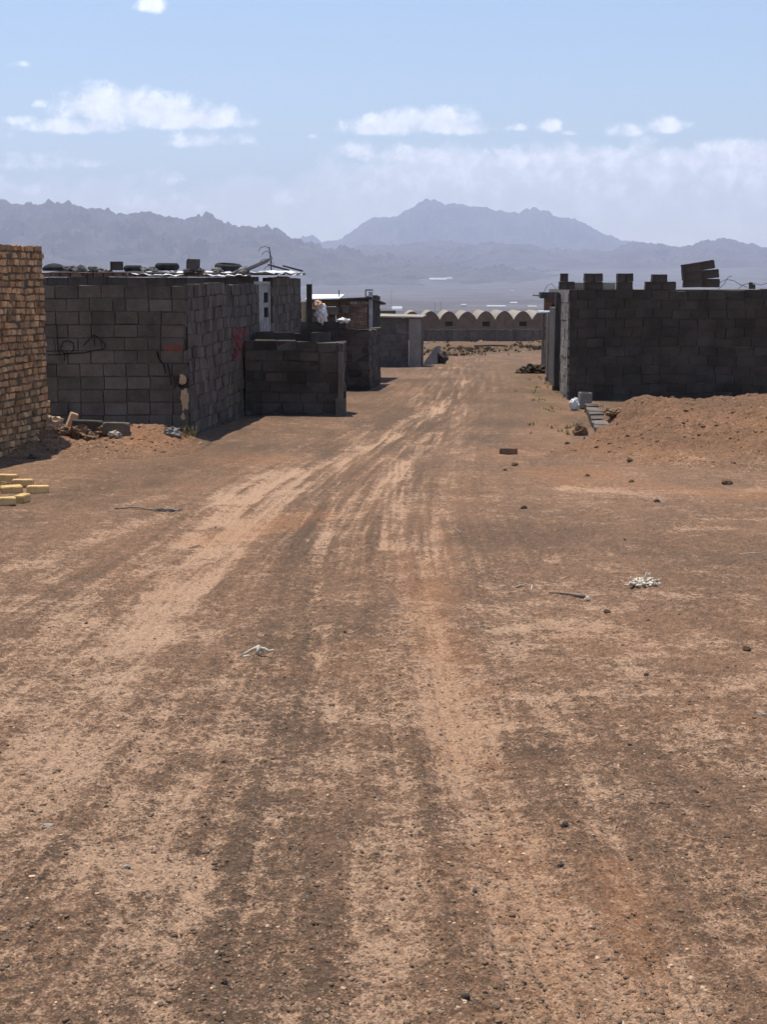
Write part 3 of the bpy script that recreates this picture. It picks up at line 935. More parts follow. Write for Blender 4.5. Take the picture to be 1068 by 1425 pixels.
o = mb.build('basin', M['rubber'], None, True); o.location = (x, y, z + .04); tag(o, 'upturned black rubber basin on the shed roof next to the brick wall', 'basin')
x, y, z = roof_spot(163, .12)
place_block((x, y, z + .02), (0, 0, .1), 'lone grey block on the shed roof left of both flat tyres', G_ROOF, 0, (.62, 1, .9))
x, y, z = roof_spot(269, .12)
b_ = place_block((x, y, z + .06), (.03, .06, -.2), 'taller lone grey block raised on stones right of the big roof tyre', G_ROOF, 1, (.58, 1, 1.15))
stone_kinds = []
rub_me = [blob_mesh('rubble_stone', (.14, .11, .085), .5, 1.6, k + 3, 3, .35) for k in range(4)]
for me in rub_me: me.materials.append(M['grey_rubble'])
rub_dark = [blob_mesh('rubble_stone', (.14, .11, .085), .5, 1.6, k + 23, 3, .35) for k in range(3)]
for me in rub_dark: me.materials.append(M['stone_dark'])
def rubble(loc, sc, rz, label, group, cat='stone', dark=False, name='rubble_stone'):
    o = bpy.data.objects.new(name, random.choice(rub_dark if dark else rub_me)); COL.objects.link(o)
    o.location = loc; o.scale = sc; o.rotation_euler = (random.uniform(-.3, .3), random.uniform(-.3, .3), rz)
    return tag(o, label, cat, group)
for (px, dy, s, dk) in ((92, .25, 1.1, 1), (104, .2, .9, 0), (113, .22, 1.0, 0), (122, .2, .85, 0), (132, .25, .95, 0), (141, .2, .8, 0), (150, .22, .75, 0), (202, .1, .7, 0), (214, .08, .8, 0)):
    x, y, z = roof_spot(px, dy)
    rubble((x, y, z + .05), (s, s, s * .8), random.uniform(0, 6), 'lumpy grey rubble stone in the row along the front roof edge of the shed', 'rubble stones along the shed roof edge', dark=bool(dk))
x, y, z = roof_spot(264, .0); rubble((x, y, z + .02), (.9, .8, .7), .4, 'dark stone propping up the taller lone block on the shed roof', G_ROOF, dark=True)
x, y, z = roof_spot(278, .05); rubble((x, y, z + .02), (.8, .8, .7), 1.4, 'dark stone just right of the taller lone block on the shed roof', G_ROOF, dark=True)
x, y, z = roof_spot(303, .15); rubble((x, y, z + .03), (.9, .8, .6), 2.4, 'grey stone holding down white sheeting left of the half buried tyre', G_ROOF)
x, y, z = roof_spot(338, .1); rubble((x, y, z + .04), (1.1, .9, .8), 2.9, 'pale grey stone on the sheeting right of the half buried tyre', G_ROOF)
mb = MB()
x, y, z = roof_spot(358, .2)
mb.obox((x, y), (.96, .28), (-.28, .96), -.26, .26, -.2, .2, 0, .05)
o = mb.build('slab', M['plaster'], None); o.data.transform(Matrix.Translation((-x, -y, 0))); o.location = (x, y, z + .12); o.rotation_euler = (0, -.42, 0)
tag(o, 'broken grey slab tilted up on the shed roof left of the bare aerial', 'slab', G_ROOF)
for (px, dyy, L_, lab) in ((388, 1.3, .42, 'dark flat board on the shed roof below the bare aerial'), (408, 3.0, .42, 'dark curved board at the far end of the shed roof')):
    y = y0 + dyy; x = at(px, 384, y).x; z = roof_z(x, y)
    mb = MB()
    for i in range(8):
        t0, t1 = -L_ / 2 + L_ * i / 8, -L_ / 2 + L_ * (i + 1) / 8
        za = lambda t: .07 - .11 * t / L_
        c = [(t0, -.2, za(t0)), (t1, -.2, za(t1)), (t1, .2, za(t1)), (t0, .2, za(t0))]
        mb.box8(c + [(p[0], p[1], p[2] + .035) for p in c])
    o = mb.build('board', M['dark_steel'], None); o.location = (x, y, z); tag(o, lab, 'board', G_ROOF)
# aerial
ya = y0 + 2.6
base = Vector((at(378, 384, ya).x, ya, roof_z(at(378, 384, ya).x, ya)))
ae = empty('aerial', base, 'thin bare aerial with drooping wire arms on the shed roof', 'aerial')
topz = at(376, 344, ya).z
mb = MB(); mb.tube([base - Vector((0, 0, .02)), base + Vector((-.01, 0, .3)), Vector((base.x - .045, ya, topz))], [.016, .014, .010]); mb.build('mast', M['dark_steel'], ae)
for k, (zz, l, rr_) in enumerate(((topz - .02, -.24, .07), (topz - .12, -.16, .05), (topz - .28, -.22, .08), (topz - .44, -.12, .08), (topz - .22, .07, .05), (topz - .34, .10, .10))):
    mb = MB()
    xm = base.x - .04
    mb.tube([(xm, ya, zz), (xm + l * .4, ya, zz + .035), (xm + l * .8, ya, zz + .0), (xm + l, ya, zz - rr_)], .006, 5); mb.build('arm', M['dark_steel'], ae)

# ---- low pen of stacked blocks
Yp = 25.25
pen = empty('block_pen', (at(410, 578, Yp).x, Yp, surf_h(at(410, 578, Yp).x, Yp)), 'low pen of dark stacked concrete blocks beside the graffiti yard wall', 'pen')
xa = XC + aS[0] / aS[1] * (Yp - 20.815) + .03
xb = at(472, 520, Yp).x
zp = at(420, 474, Yp).z
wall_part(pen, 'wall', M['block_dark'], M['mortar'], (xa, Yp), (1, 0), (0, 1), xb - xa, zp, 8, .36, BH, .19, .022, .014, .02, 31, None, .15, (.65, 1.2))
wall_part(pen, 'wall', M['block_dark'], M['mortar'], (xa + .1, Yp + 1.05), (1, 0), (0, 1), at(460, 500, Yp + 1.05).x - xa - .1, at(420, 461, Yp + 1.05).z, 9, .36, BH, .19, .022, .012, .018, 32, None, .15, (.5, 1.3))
wall_part(pen, 'wall', M['block'], M['mortar'], (xb + .02, Yp + .2), aS, bS, .83, zp - .04, 8, .36, BH, .19, .02, .014, .01, 33, None, .15, (.6, 1.3))
mb = MB(); mb.box(xb - .06, xb + .12, Yp - .05, Yp + .16, zp - 8 * BH, at(478, 555, Yp).z, .012); mb.box(xb - .02, xb + .07, Yp - .02, Yp + .15, at(478, 555, Yp).z + .004, at(478, 490, Yp).z, .01, 1.25); mb.build('pier', M['block'], pen)

# ---- second block pen, stepped
Yq = 33.0
pen2 = empty('block_pen', (at(480, 543, Yq).x, Yq, surf_h(at(480, 543, Yq).x, Yq)), 'stepped dark block wall with white bags on its top', 'wall')
x0q, x1q = at(405, 500, Yq).x, at(514, 500, Yq).x
def stepskip(s, c):
    x = x0q + s
    return (c == 10 and x > at(489, 450, Yq).x) or (c == 9 and x > at(500, 450, Yq).x + 9)
wall_part(pen2, 'wall', M['block_dark'], M['mortar'], (x0q, Yq), (1, 0), (0, 1), x1q - x0q, at(460, 448, Yq).z, 11, .36, BH, .19, .02, .012, .018, 41, stepskip, .15, (.65, 1.2))
wall_part(pen2, 'wall', M['block'], M['mortar'], (x1q, Yq + .2), aS, bS, 3.2, at(500, 461, Yq).z, 10, .36, BH, .19, .018, .012, .012, 42, None, .1, (.7, 1.3))

# bags
def bag(loc, radii, seed, mat, label, extra=None):
    me = blob_mesh('plastic_bag', radii, .42, 2.2, seed, 4, .3); me.materials.append(mat)
    me.polygons.foreach_set('use_smooth', [True] * len(me.polygons))
    o = bpy.data.objects.new('plastic_bag', me); COL.objects.link(o); o.location = loc
    return tag(o, label, 'bag')
p = at(447, 436, Yq + .05)
b1 = bag(p, (.145, .11, .25), 5, M['bag'], 'tall stuffed white sack slumped on the stepped block wall')
b1.rotation_euler = (0, -.25, 0)
b2m = blob_mesh('sack_top', (.13, .10, .10), .4, 2.4, 9, 4); b2m.materials.append(M['orange_bag'])
b2 = bpy.data.objects.new('sack_mouth', b2m); COL.objects.link(b2); b2.parent = b1; b2.location = (-.02, 0, .20)
b2['label'] = 'orange-stained gathered mouth of the sack'
p = at(478, 447, Yq + .08); bag(p, (.16, .10, .07), 11, M['bag'], 'small crumpled white bag lying on the stepped wall right of the tall sack')

# ---- brick shed behind the stepped wall
Yk = 37.6
ks = empty('brick_shed', (at(490, 500, Yk).x, Yk, surf_h(at(490, 500, Yk).x, Yk)), 'small red-brown brick shed with sheet roof behind the stepped block wall', 'shed')
xk0, xk1 = at(432, 440, Yk).x, at(512, 440, Yk).x
zk = at(500, 424, Yk).z
wall_part(ks, 'wall', M['red_brick'], M['brick_mortar'], (at(468, 440, Yk).x, Yk), (1, 0), (0, 1), xk1 - at(468, 440, Yk).x, zk, 36, .22, .07, .2, .014, .006, .006, 51, None, .05)
wall_part(ks, 'wall', M['block'], M['mortar'], (xk0, Yk + .02), (1, 0), (0, 1), at(467, 440, Yk).x - xk0, at(450, 430, Yk).z, 13, .39, BH, .2, .014, .006, .006, 52)
mb = MB()
s = at(488, 421, Yk).x
while s < xk1 - .05:
    mb.box(s, s + .085, Yk - .03, Yk + .2, zk + .004, zk + .085, .006, random.uniform(.8, 1.3)); s += .10
mb.build('eaves_course', M['plaster'], ks)
mb = MB()
c = [(xk0 - .1, Yk - .12, at(440, 420, Yk).z), (xk1 + .1, Yk - .12, at(512, 416, Yk).z), (xk1 + .5, Yk + 3.2, at(512, 415, Yk).z - .22), (xk0 + .2, Yk + 3.2, at(440, 417, Yk).z - .24)]
mb.box8(c + [(p[0], p[1], p[2] + .05) for p in c])
rk = mb.build('roof', M['dark_steel'], ks)
mb = MB()
c = [(xk0 - .12, Yk - .16, at(440, 419, Yk).z + .03), (at(473, 418, Yk).x, Yk - .16, at(473, 418, Yk).z + .03), (at(473, 418, Yk).x + .1, Yk + 1.2, at(473, 417, Yk).z + .10), (xk0, Yk + 1.2, at(440, 417, Yk).z + .10)]
mb.box8(c + [(p[0], p[1], p[2] + .03) for p in c])
so = mb.build('sheeting', M['sheet'], None); so.parent = rk; so.location = (0, 0, 0)
mb = MB(); pm = at(472, 417, Yk + .3); mb.tube([(pm.x, pm.y, pm.z - .3), (pm.x, pm.y, at(472, 404, Yk).z)], .014); mb.build('stovepipe', M['dark_steel'], ks)
# side wall running back behind the gate post
wall_part(ks, 'wall', M['block_dark'], M['mortar'], (at(521, 470, 38).x, 38.1), aS, bS, 2.0, at(521, 412, 38).z, 13, .36, BH, .2, .014, .008, .012, 53)
for (px, py, lab) in ((481, 431, 'grey block leaning in the gap beside the brick shed wall'), (462, 433, 'long grey block on top of the shed wall behind the tall sack')):
    p = at(px, py, Yk - .13); o = place_block(p, (0, 0, .05), lab, 'loose blocks by the brick shed', 1, (1.0 if px < 470 else .5, .6, 1.1))
    o.location.z = p.z - .1
Yg = 37.9
gp = empty('gate_post', (at(516.5, 525, Yg).x, Yg, surf_h(at(516.5, 525, Yg).x, Yg)), 'tall pale steel gate post with bracket at its top, at the brick shed corner', 'post')
mb = MB(); xg0, xg1 = at(513.5, 460, Yg).x, at(519, 460, Yg).x
mb.box(xg0, xg1, Yg - .13, Yg, surf_h(xg0, Yg) - .1, at(516, 406, Yg).z, .003); mb.build('column', M['steel'], gp)
mb = MB()
zt_ = at(516, 403, Yg).z; zb_ = at(516, 414, Yg).z; xl_ = at(508.5, 404, Yg).x
mb.box(xl_, xg1 + .01, Yg - .1, Yg - .06, zt_ - .03, zt_); mb.box(xl_, xl_ + .03, Yg - .1, Yg - .06, zb_, zt_ - .032); mb.build('bracket', M['dark_steel'], gp)
mb = MB(); mb.tube([(xg1 - .03, Yg - .145, 1.65 - 1.25), (xg1 - .03, Yg - .145, 1.65 - 1.15)], .02); mb.build('hinge', M['dark_steel'], gp)

# ---- plastered store farther up the lane
Ym = 50.0
st_ = empty('store_building', (at(555, 508, Ym).x, Ym, surf_h(at(555, 508, Ym).x, Ym)), 'low stained cement store with pale coping, beyond the gate post', 'building')
xm0, xm1, xm2 = at(515, 470, Ym).x, at(569, 470, Ym).x, at(586, 470, Ym).x
zm = at(550, 442.5, Ym).z
gzm = surf_h(xm1, Ym) - .15
wall_part(st_, 'wall', M['plaster_dark'], M['mortar'], (xm0, Ym), (1, 0), (0, 1), xm1 - xm0, zm, 11, .39, .2, .2, .010, .004, .006, 61)
mb = MB(); mb.box(xm1 + .01, xm2, Ym - .05, Ym + .22, gzm, zm - .03, .01); mb.box(xm2 + .004, xm2 + .10, Ym - .02, Ym + 2.6, gzm, zm - .05, .01, .6); mb.build('pilaster', M['plaster'], st_)
mb = MB()
c = [(xm0, Ym - .12, zm + .03), (xm2 + .05, Ym - .12, zm - .01), (xm2 + .3, Ym + 3, zm - .0), (xm0 + .2, Ym + 3, zm + .05)]
mb.box8(c + [(p[0], p[1], p[2] + .05) for p in c]); mb.build('coping', M['vault_roof'], st_)
mb = MB(); p0, p1 = at(524, 438, Ym + 5), at(551, 433, Ym + 5)
mb.box(p0.x - .6, p1.x, Ym + 5, Ym + 8, surf_h(p1.x, Ym + 5) - .2, p1.z, .02); mb.build('annexe', M['plaster_dark'], st_)
# leaning slab beside it
c = empty('kerb_slab', on_surface(597, 500), 'broken grey concrete slab tipped up at the foot of the cement store', 'slab')
mb = MB()
A, B = at(590, 500, 53.), at(607, 482, 55.)
gzA = surf_h(A.x, A.y)
vs = [(A.x, A.y, gzA - .1), (B.x + .1, B.y, gzA - .2), (B.x + .35, B.y + .8, gzA - .2), (A.x + .2, A.y + .8, gzA - .1), (A.x, A.y, gzA + .1), (B.x, B.y, B.z), (B.x + .2, B.y + .8, B.z - .02), (A.x + .2, A.y + .8, gzA + .12)]
mb.box8(vs); mb.build('slab', M['plaster'], c)
me = blob_mesh('broken_end', (.20, .25, .24), .5, 1.5, 77, 3, .4); me.materials.append(M['stone_dark'])
o = bpy.data.objects.new('broken_end', me); COL.objects.link(o); o.parent = c; o.location = Vector((B.x + .3, B.y + .25, gzA + .18)) - c.location

# ---- vaulted building
Yv = 167.0
vb = empty('vaulted_building', (at(670, 472, Yv).x, Yv, surf_h(at(670, 472, Yv).x, Yv)), 'long mud building with a row of rounded vaults at the end of the lane', 'building')
xv0, bay = at(561, 440, Yv).x, 25.2 / F * Yv / .9885
nbay = 9
zs_, zt_ = at(600, 444.5, Yv).z, at(600, 433.5, Yv).z
zg = surf_h(at(670, 472, Yv).x, Yv) - .5
DEPTH = 14.0
wins = {2, 4, 6}
fw = MB()
for i in range(nbay):
    x0_ = xv0 + i * bay
    m = 16
    hh_ = (zt_ - zs_) * random.uniform(.94, 1.06)
    arc = [(x0_ + bay * (.02 + .96 * k / m), zs_ + hh_ * math.sin(math.pi * k / m) ** .8 if 0 < k < m else zs_) for k in range(m + 1)]
    vs = [(x, Yv, z) for x, z in arc] + [(x0_ + bay * .98, Yv, zg), (x0_ + bay * .02, Yv, zg)]
    k = len(vs)
    vs += [(v[0], v[1] + .4, v[2]) for v in vs]
    fw.add(vs, [tuple(reversed(range(k))), tuple(range(k, 2 * k))] + [(j, (j + 1) % k, k + (j + 1) % k, k + j) for j in range(k)], random.uniform(.9, 1.1))
    # roof of the vault, set back behind the gable wall
    vs = [(x, Yv + .41, z - .05) for x, z in arc] + [(x, Yv + DEPTH, z - .05) for x, z in arc]
    n_ = m + 1
    vr = MB(); vr.add(vs, [(j, n_ + j, n_ + j + 1, j + 1) for j in range(m)] + [tuple(n_ + j for j in reversed(range(n_)))])
    vr.build('vault', M['vault_roof'], vb, True)
for i in range(1, nbay):
    x0_ = xv0 + i * bay
    fw.box(x0_ - bay * .03, x0_ + bay * .03, Yv + .02, Yv + DEPTH, zg, zs_ - .02)
fw.build('wall', M['mud'], vb)
for i in wins:
    cx = xv0 + (i + .5) * bay
    za, zb2 = at(600, 454, Yv).z, at(600, 447.5, Yv).z
    mb = MB()
    mb.box(cx - .44, cx + .44, Yv - .02, Yv + .05, za, zb2); mb.build('window', M['hole'], vb)
yw = 158.0
ywall = empty('stone_wall', (at(670, 472, yw).x, yw, surf_h(at(670, 472, yw).x, yw)), 'low rough stone wall in front of the vaulted building', 'wall')
mb = MB()
xx0, xx1 = at(583, 465, yw).x, at(762, 465, yw).x
n = 30
for i in range(n):
    a_, b_2 = xx0 + (xx1 - xx0) * i / n, xx0 + (xx1 - xx0) * (i + 1) / n
    mb.box(a_, b_2 - .01, yw + random.uniform(-.04, .04), yw + .5, surf_h(a_, yw) - .4, at(670, 458.5, yw).z + random.uniform(-.06, .06), .0, random.uniform(.8, 1.15))
mb.build('wall', M['stone_wall'], ywall)
mb = MB(); mb.box(xx0 + .1, xx1 - .1, yw + .51, yw + .8, surf_h(xx0, yw) - .4, at(670, 458.5, yw).z - .1); mb.build('footing', M['stone_wall'], ywall)
# debris on the bank
G_B = 'pale lumps on the bank at the lane end'
for (px, py, w_, hpx, lab) in ((629, 472, 5, 2.5, 'pale lump under the first window of the vaulted building'), (641, 473, 7, 2, 'long white lump at the foot of the stone wall'), (698, 491, 5, 3, 'white lump on the dark bank line, left of the pair'),
                      (729, 491, 5, 3, 'white lump on the dark bank line, right of the pair'), (716, 486, 7, 2, 'grey lump just above the two white lumps'), (620, 474, 3, 2, 'smallest pale lump near the stone wall end')):
    p = on_surface(px, py)
    k = p.y / F
    o = rubble(p, (w_ * k / .28, w_ * k / .3, hpx * k / .16), 0, lab, G_B)
    o.data = o.data.copy(); o.data.materials.clear(); o.data.materials.append(M['stone_pale'] if 'grey' not in lab else M['grey_rubble'])
for (px0, px1, py, hpx, mat_, lab) in ((722, 752, 474, 4, 'plaster', 'long pale beam lying below the stone wall at right'), (660, 705, 484, 2.5, 'dark_steel', 'dark pipe lying across the far bank')):
    p0, p1 = on_surface(px0, py), on_surface(px1, py)
    mb = MB(); hgt = hpx / F * p0.y
    if mat_ == 'plaster':
        mb.box(p0.x, p1.x, p0.y, p0.y + .5, p0.z - .1, p0.z + hgt, .03); nm = 'beam'
    else:
        mb.tube([(p0.x, p0.y, p0.z + .1), ((p0.x + p1.x) / 2, p0.y, p0.z + .14), (p1.x, p0.y, p0.z + .12)], hgt * .5, 8); nm = 'pipe'
    tag(mb.build(nm, M[mat_], None), lab, nm)

# ---- long wall on the right
Yr = 29.5
pr = at(795, 404.5, Yr)
rw = empty('block_building', (pr.x, Yr, surf_h(pr.x, Yr - .1)), 'long dark block building with stacks of blocks on its wall top', 'building')
LR = 10.5
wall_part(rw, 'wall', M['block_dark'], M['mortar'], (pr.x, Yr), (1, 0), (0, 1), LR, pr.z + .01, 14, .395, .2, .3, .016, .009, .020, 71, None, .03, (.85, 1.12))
aR, bR = dirv(645); bR = (-bR[0], -bR[1])
wall_part(rw, 'wall', M['plaster'], M['mortar'], (pr.x, Yr + .31), aR, bR, 2.2, at(790, 409, Yr + .5).z, 14, .395, .2, .2, .012, .006, .008, 72)
mb = MB()
yb_ = Yr + 2.55
xb_ = pr.x + aR[0] / aR[1] * 2.6
for k in range(2):
    q = yb_ + k * 3.0
    mb.obox((xb_, yb_), aR, bR, k * 3.0, k * 3.0 + 2.4, .05, .25, -2.2, at(776, 425, 33).z - k * .1, .01, .9)
mb.build('wall', M['plaster_dark'], rw)
mb = MB()
vz = at(800, 401, 30).z
mb.box(pr.x + .25, pr.x + LR, Yr + .32, Yr + 6, vz - .14, vz - .03); mb.build('roof', M['grey_rubble'], rw)
# posts of the next yard
G_P = 'concrete posts along the right side of the lane'
def rpost(px, ytop, Y, wpx, label, mat='plaster'):
    p = at(px, ytop, Y); w_ = wpx / F * Y
    z0 = surf_h(p.x, Y)
    mb = MB(); mb.box(p.x - w_ / 2, p.x + w_ / 2, Y, Y + .16, z0 - .15, p.z, .006)
    mb.box(p.x - w_ / 2 - .025, p.x + w_ / 2 + .025, Y - .025, Y + .185, z0 - .15, z0 + .12, .008, .8)
    o = mb.build('concrete_post', M[mat], None, loc=(p.x, Y, z0))
    return tag(o, label, 'post', G_P)
rpost(777, 408, 33.2, 6, 'thick dark post nearest the long block wall corner, under the lintel end', 'plaster_dark')
rpost(766.5, 435, 38.0, 7, 'pale concrete post, middle of the three lane-side posts')
rpost(758, 437, 46.0, 5, 'dark slim post, farthest of the lane-side posts', 'plaster_dark')
rpost(772.5, 433, 36.2, 4, 'pale slim post between the thick dark post and the middle pale post')
fy = empty('lane_wall', (at(768, 500, 40).x + .3, 38.3, surf_h(at(768, 500, 40).x + .3, 38.3)), 'low block wall running behind the lane-side posts', 'wall')
p_a = at(772, 500, 38.3)
wall_part(fy, 'wall', M['block_dark'], M['mortar'], (p_a.x + .05, 38.4), aR, bR, 7.2, at(765, 441, 40).z, 12, .395, .2, .2, .014, .006, .01, 81)
ln = empty('lintel', at(765, 411, 33.6), 'dark beam jutting out to the left above the lane-side posts', 'beam')
mb = MB(); p0, p1 = at(752, 415, 33.6), at(780, 407, 33.6); mb.box(p0.x, p1.x, 33.5, 33.9, p0.z, p1.z, .01); mb.build('beam', M['plaster_dark'], ln)
hut = empty('brick_hut', (at(766, 430, 48).x, 48, surf_h(at(766, 430, 48).x, 48)), 'small reddish brick hut seen under the jutting beam', 'hut')
mb = MB(); p0, p1 = at(758, 434, 48), at(778, 412, 48)
wall_part(hut, 'wall', M['red_brick'], M['brick_mortar'], (p0.x, 48), (1, 0), (0, 1), 2.2, at(766, 414, 48).z, 32, .22, .09, .2, .012, .006, .006, 83)
mb = MB(); mb.box(p0.x - .15, p0.x + 2.3, 47.8, 50.5, at(766, 413.5, 48).z + .01, at(766, 411.5, 48).z + .02, .01); mb.build('roof', M['plaster'], hut)
mb = MB(); q0 = at(769, 433, 47.9); mb.box(q0.x, q0.x + .25, 47.96, 48.05, q0.z, at(769, 424, 47.9).z); mb.build('window', M['hole'], hut)
mb = MB(); q0, q1 = at(753, 436, 44), at(770, 433.5, 44); mb.box(q0.x, q1.x, 44, 45.2, q0.z, q1.z, .005); tag(mb.build('sheet_canopy', M['sheet'], None), 'thin white sheet canopy edge below the jutting beam', 'canopy')

# stacks of blocks on the wall top
zc = pr.z + .018
Yt = Yr + .15
def sx(px): return at(px, 400, Yt).x
PXM = F / Yt
def stack_blocks(group, items):
    for (px, lev, wpx, rot, kind, label, *ex) in items:
        dz = ex[0] if ex else 0
        sc = wpx / PXM / .39
        place_block((sx(px), Yt + random.uniform(-.02, .02), zc + lev * .172 + dz), (0, rot, random.uniform(-.06, .06)), label, group, kind, (sc, 1.15 if sc > .7 else 1.4, .89))
stack_blocks('block stack at the corner of the long wall', [
    (783.5, 0, 10, 0, 0, 'bottom left block of the narrow stack on the long wall corner'), (793.5, 0, 10.5, 0, 2, 'bottom right block of the narrow stack on the long wall corner'),
    (785, 1, 10, .02, 0, 'single top block of the narrow stack on the long wall corner')])
stack_blocks('second block stack along the long wall', [
    (826, 0, 25, 0, 2, 'wide bottom block of the second stack from the wall corner'), (819.5, 1, 12, .02, 0, 'upper left block of the second stack from the wall corner'), (832, 1, 12, -.03, 2, 'upper right block of the second stack from the wall corner')])
stack_blocks('third block stack along the long wall', [
    (869, 0, 21, 0, 0, 'wide bottom block of the middle stack on the long wall'), (864, 1, 10, 0, 2, 'upper left block of the middle stack on the long wall'), (874.5, 1, 11, -.03, 0, 'upper right block of the middle stack on the long wall')])
stack_blocks('low pyramid of blocks on the long wall', [
    (909, 0, 21, 0, 0, 'bottom left block of the low three-block pyramid'), (930, 0, 20, 0, 2, 'bottom right block of the low three-block pyramid'), (917, 1, 20, 0, 0, 'top block of the low three-block pyramid', -.02)])
def lean(px, py, wpx, rot, kind, label):
    p = at(px, py, Yt); sc = wpx / PXM / .39
    place_block((p.x, p.y, p.z - .085), (0, rot, 0), label, 'leaning block stack on the long wall', kind, (sc, 1.2, .95))
lean(964.5, 394.5, 25, -.02, 0, 'bottom left block of the leaning stack, lying level')
lean(989, 394.5, 23, .0, 2, 'bottom right block of the leaning stack')
lean(963.5, 383.8, 25, -.08, 2, 'middle left block of the leaning stack, slightly tilted')
lean(988, 382.0, 24, -.09, 0, 'middle right block of the leaning stack, slightly tilted')
lean(963, 373.0, 25, -.15, 0, 'top left block of the leaning stack, tilted up')
lean(984.5, 369.6, 20, -.17, 2, 'topmost block of the leaning stack')
mb = MB(); p0, p1 = at(800, 396.5, Yt + .5), at(857, 394, Yt + .5)
mb.box(p0.x, p1.x, Yt + .5, Yt + .75, zc - .07, p1.z, .012); tag(mb.build('plank', M['vault_roof'], None), 'pale plank lying behind the second block stack on the long wall', 'plank')
# wires
def wire(pts, label, dep):
    mb = MB(); mb.tube([at(px, py, dep) for px, py in pts], .006, 5)
    tag(mb.build('wire', M['dark_steel'], None), label, 'wire', 'bent wires sticking up from the long wall')
wire([(998, 401), (1003, 393), (1012, 389), (1022, 391), (1030, 396), (1040, 400)], 'low arched wire right of the leaning stack', Yt)
wire([(1001, 402), (1008, 396), (1014, 386), (1019, 384)], 'upright bent wire right of the leaning stack', Yt + .1)
wire([(1028, 402), (1036, 396), (1048, 394), (1060, 397), (1075, 392)], 'long trailing wire near the right edge of the wall', Yt)
wire([(757, 407), (762, 398), (768, 395), (774, 402), (779, 398)], 'curled wire above the jutting beam', 33.7)
mb = MB(); p = at(1045, 401, Yt); mb.box(p.x - .035, p.x + .035, Yt - .03, Yt + .03, p.z - .02, at(1045, 393, Yt).z, .004); mb.box(p.x + .04, p.x + .10, Yt - .02, Yt + .03, p.z - .02, at(1045, 396, Yt).z, .004)
tag(mb.build('stub', M['stone_dark'], None), 'small dark stub on the wall top among the wires', 'stub')

# ---- foundation strip, hollow block and bag by the mound
p0, p1 = on_surface(812, 566), on_surface(834, 604)
p0 = Vector((at(814, 572, 26.3).x, 26.3, 0)); p1 = Vector((at(828, 603, 21.8).x, 21.8, 0))
d = (p0 - p1); L_ = d.length; d.normalize()
fs_ = empty('foundation_strip', (p1.x, p1.y, surf_h(p1.x, p1.y)), 'low strip of grey blocks set in the ground beside the red-brown mound', 'foundation')
mb = MB(); n = 11; s = 0
for i in range(n):
    l = L_ / n
    q = p1 + d * (i * l)
    zz = float(ground_h(q.x, q.y)[0])
    mb.obox((p1.x, p1.y), (d.x, d.y), (d.y, -d.x), i * l + .012, (i + 1) * l - .012, -.0, .24, zz - .2, zz + .10 + .05 * i / n + random.uniform(-.02, .02), .014, random.uniform(.8, 1.5))
mb.build('blocks', M['block'], fs_)
ph = at(813.5, 566, 26.9)
hb = link_mesh('hollow_block', block_mesh('hollow_block', .24, .2, .30, 5, True), M['plaster'], None, (ph.x, 26.9, surf_h(ph.x, 26.9) + .0))
hb.location.z = max(hb.location.z, ph.z - .02); hb.rotation_euler = (.05, .04, .12)
tag(hb, 'grey hollow block standing on end on the foundation strip', 'block')
pb = at(800, 562, 26.6); bag((pb.x, 26.6, surf_h(pb.x, 26.6) + .10), (.09, .10, .13), 15, M['bag'], 'white plastic bag on the ground against the hollow block')
for (px, py, s3, rz, lab) in ((809, 606, (.12, .10, .12), .3, 'brown rock at the near end of the foundation strip'), (856, 578, (.22, .15, .08), .8, 'earth-caked rock on the left crest of the red-brown mound')):
    pk = on_surface(px, py); me = blob_mesh('rock', s3, .5, 1.6, px, 4, .35); me.materials.append(M['stone_brown'])
    o = bpy.data.objects.new('rock', me); COL.objects.link(o); o.location = pk + Vector((0, 0, .05)); o.rotation_euler = (0, 0, rz); tag(o, lab, 'rock')

# ---- dung heap and rock by the right side of the lane
pd = on_surface(744, 520)
me = blob_mesh('dung_heap', (.46, .32, .20), .5, 2.6, 31, 5); me.materials.append(M['dung'])
o = bpy.data.objects.new('dung_heap', me); COL.objects.link(o); o.location = pd + Vector((0, .2, .05)); tag(o, 'dark matted heap of dung beside the lane near the posts', 'heap')
pk = on_surface(768, 529); rubble(pk + Vector((0, 0, .05)), (1.1, .9, .95), 2.0, 'dark rock between the dung heap and the long wall corner', None, dark=True, name='rock')

# ---- loose bricks
def brick_mesh(name, l, w, h, seed):
    me = block_mesh(name, l, w, h, seed); return me
bk = [brick_mesh('brick', .215, .105, .075, k + 40) for k in range(3)]
for me in bk: me.materials.append(M['brick_loose'])
def loose_brick(px, py, rz, lift, label, group='yellow bricks heaped at the left edge', rot=(0, 0), sc=1, kind=0):
    p = on_surface(px, py)
    o = bpy.data.objects.new('brick', bk[kind % 3]); COL.objects.link(o)
    o.location = (p.x, p.y, p.z + lift); o.rotation_euler = (rot[0], rot[1], rz); o.scale = (sc,) * 3
    return tag(o, label, 'brick', group)
loose_brick(53, 686, .12, .0, 'yellow brick lying apart at the right end of the brick heap', kind=0)
loose_brick(31, 699, 1.45, .0, 'yellow brick end-on in front, nearest on the right of the heap', kind=1)
loose_brick(6, 703, .35, .0, 'yellow brick at the bottom left of the heap, cut by the picture edge', kind=2)
loose_brick(16, 686, .5, .0, 'yellow brick laid slantwise in the middle of the heap', rot=(.12, .0), kind=1)
loose_brick(32, 678, .1, .01, 'yellow brick just behind the slanting middle brick', kind=0)
loose_brick(-4, 683, 1.2, .03, 'yellow brick standing half out of the picture at mid height', rot=(.0, .2), kind=2)
loose_brick(10, 673, -.06, .02, 'yellow brick lying farthest back in the heap', kind=0, sc=1.08)
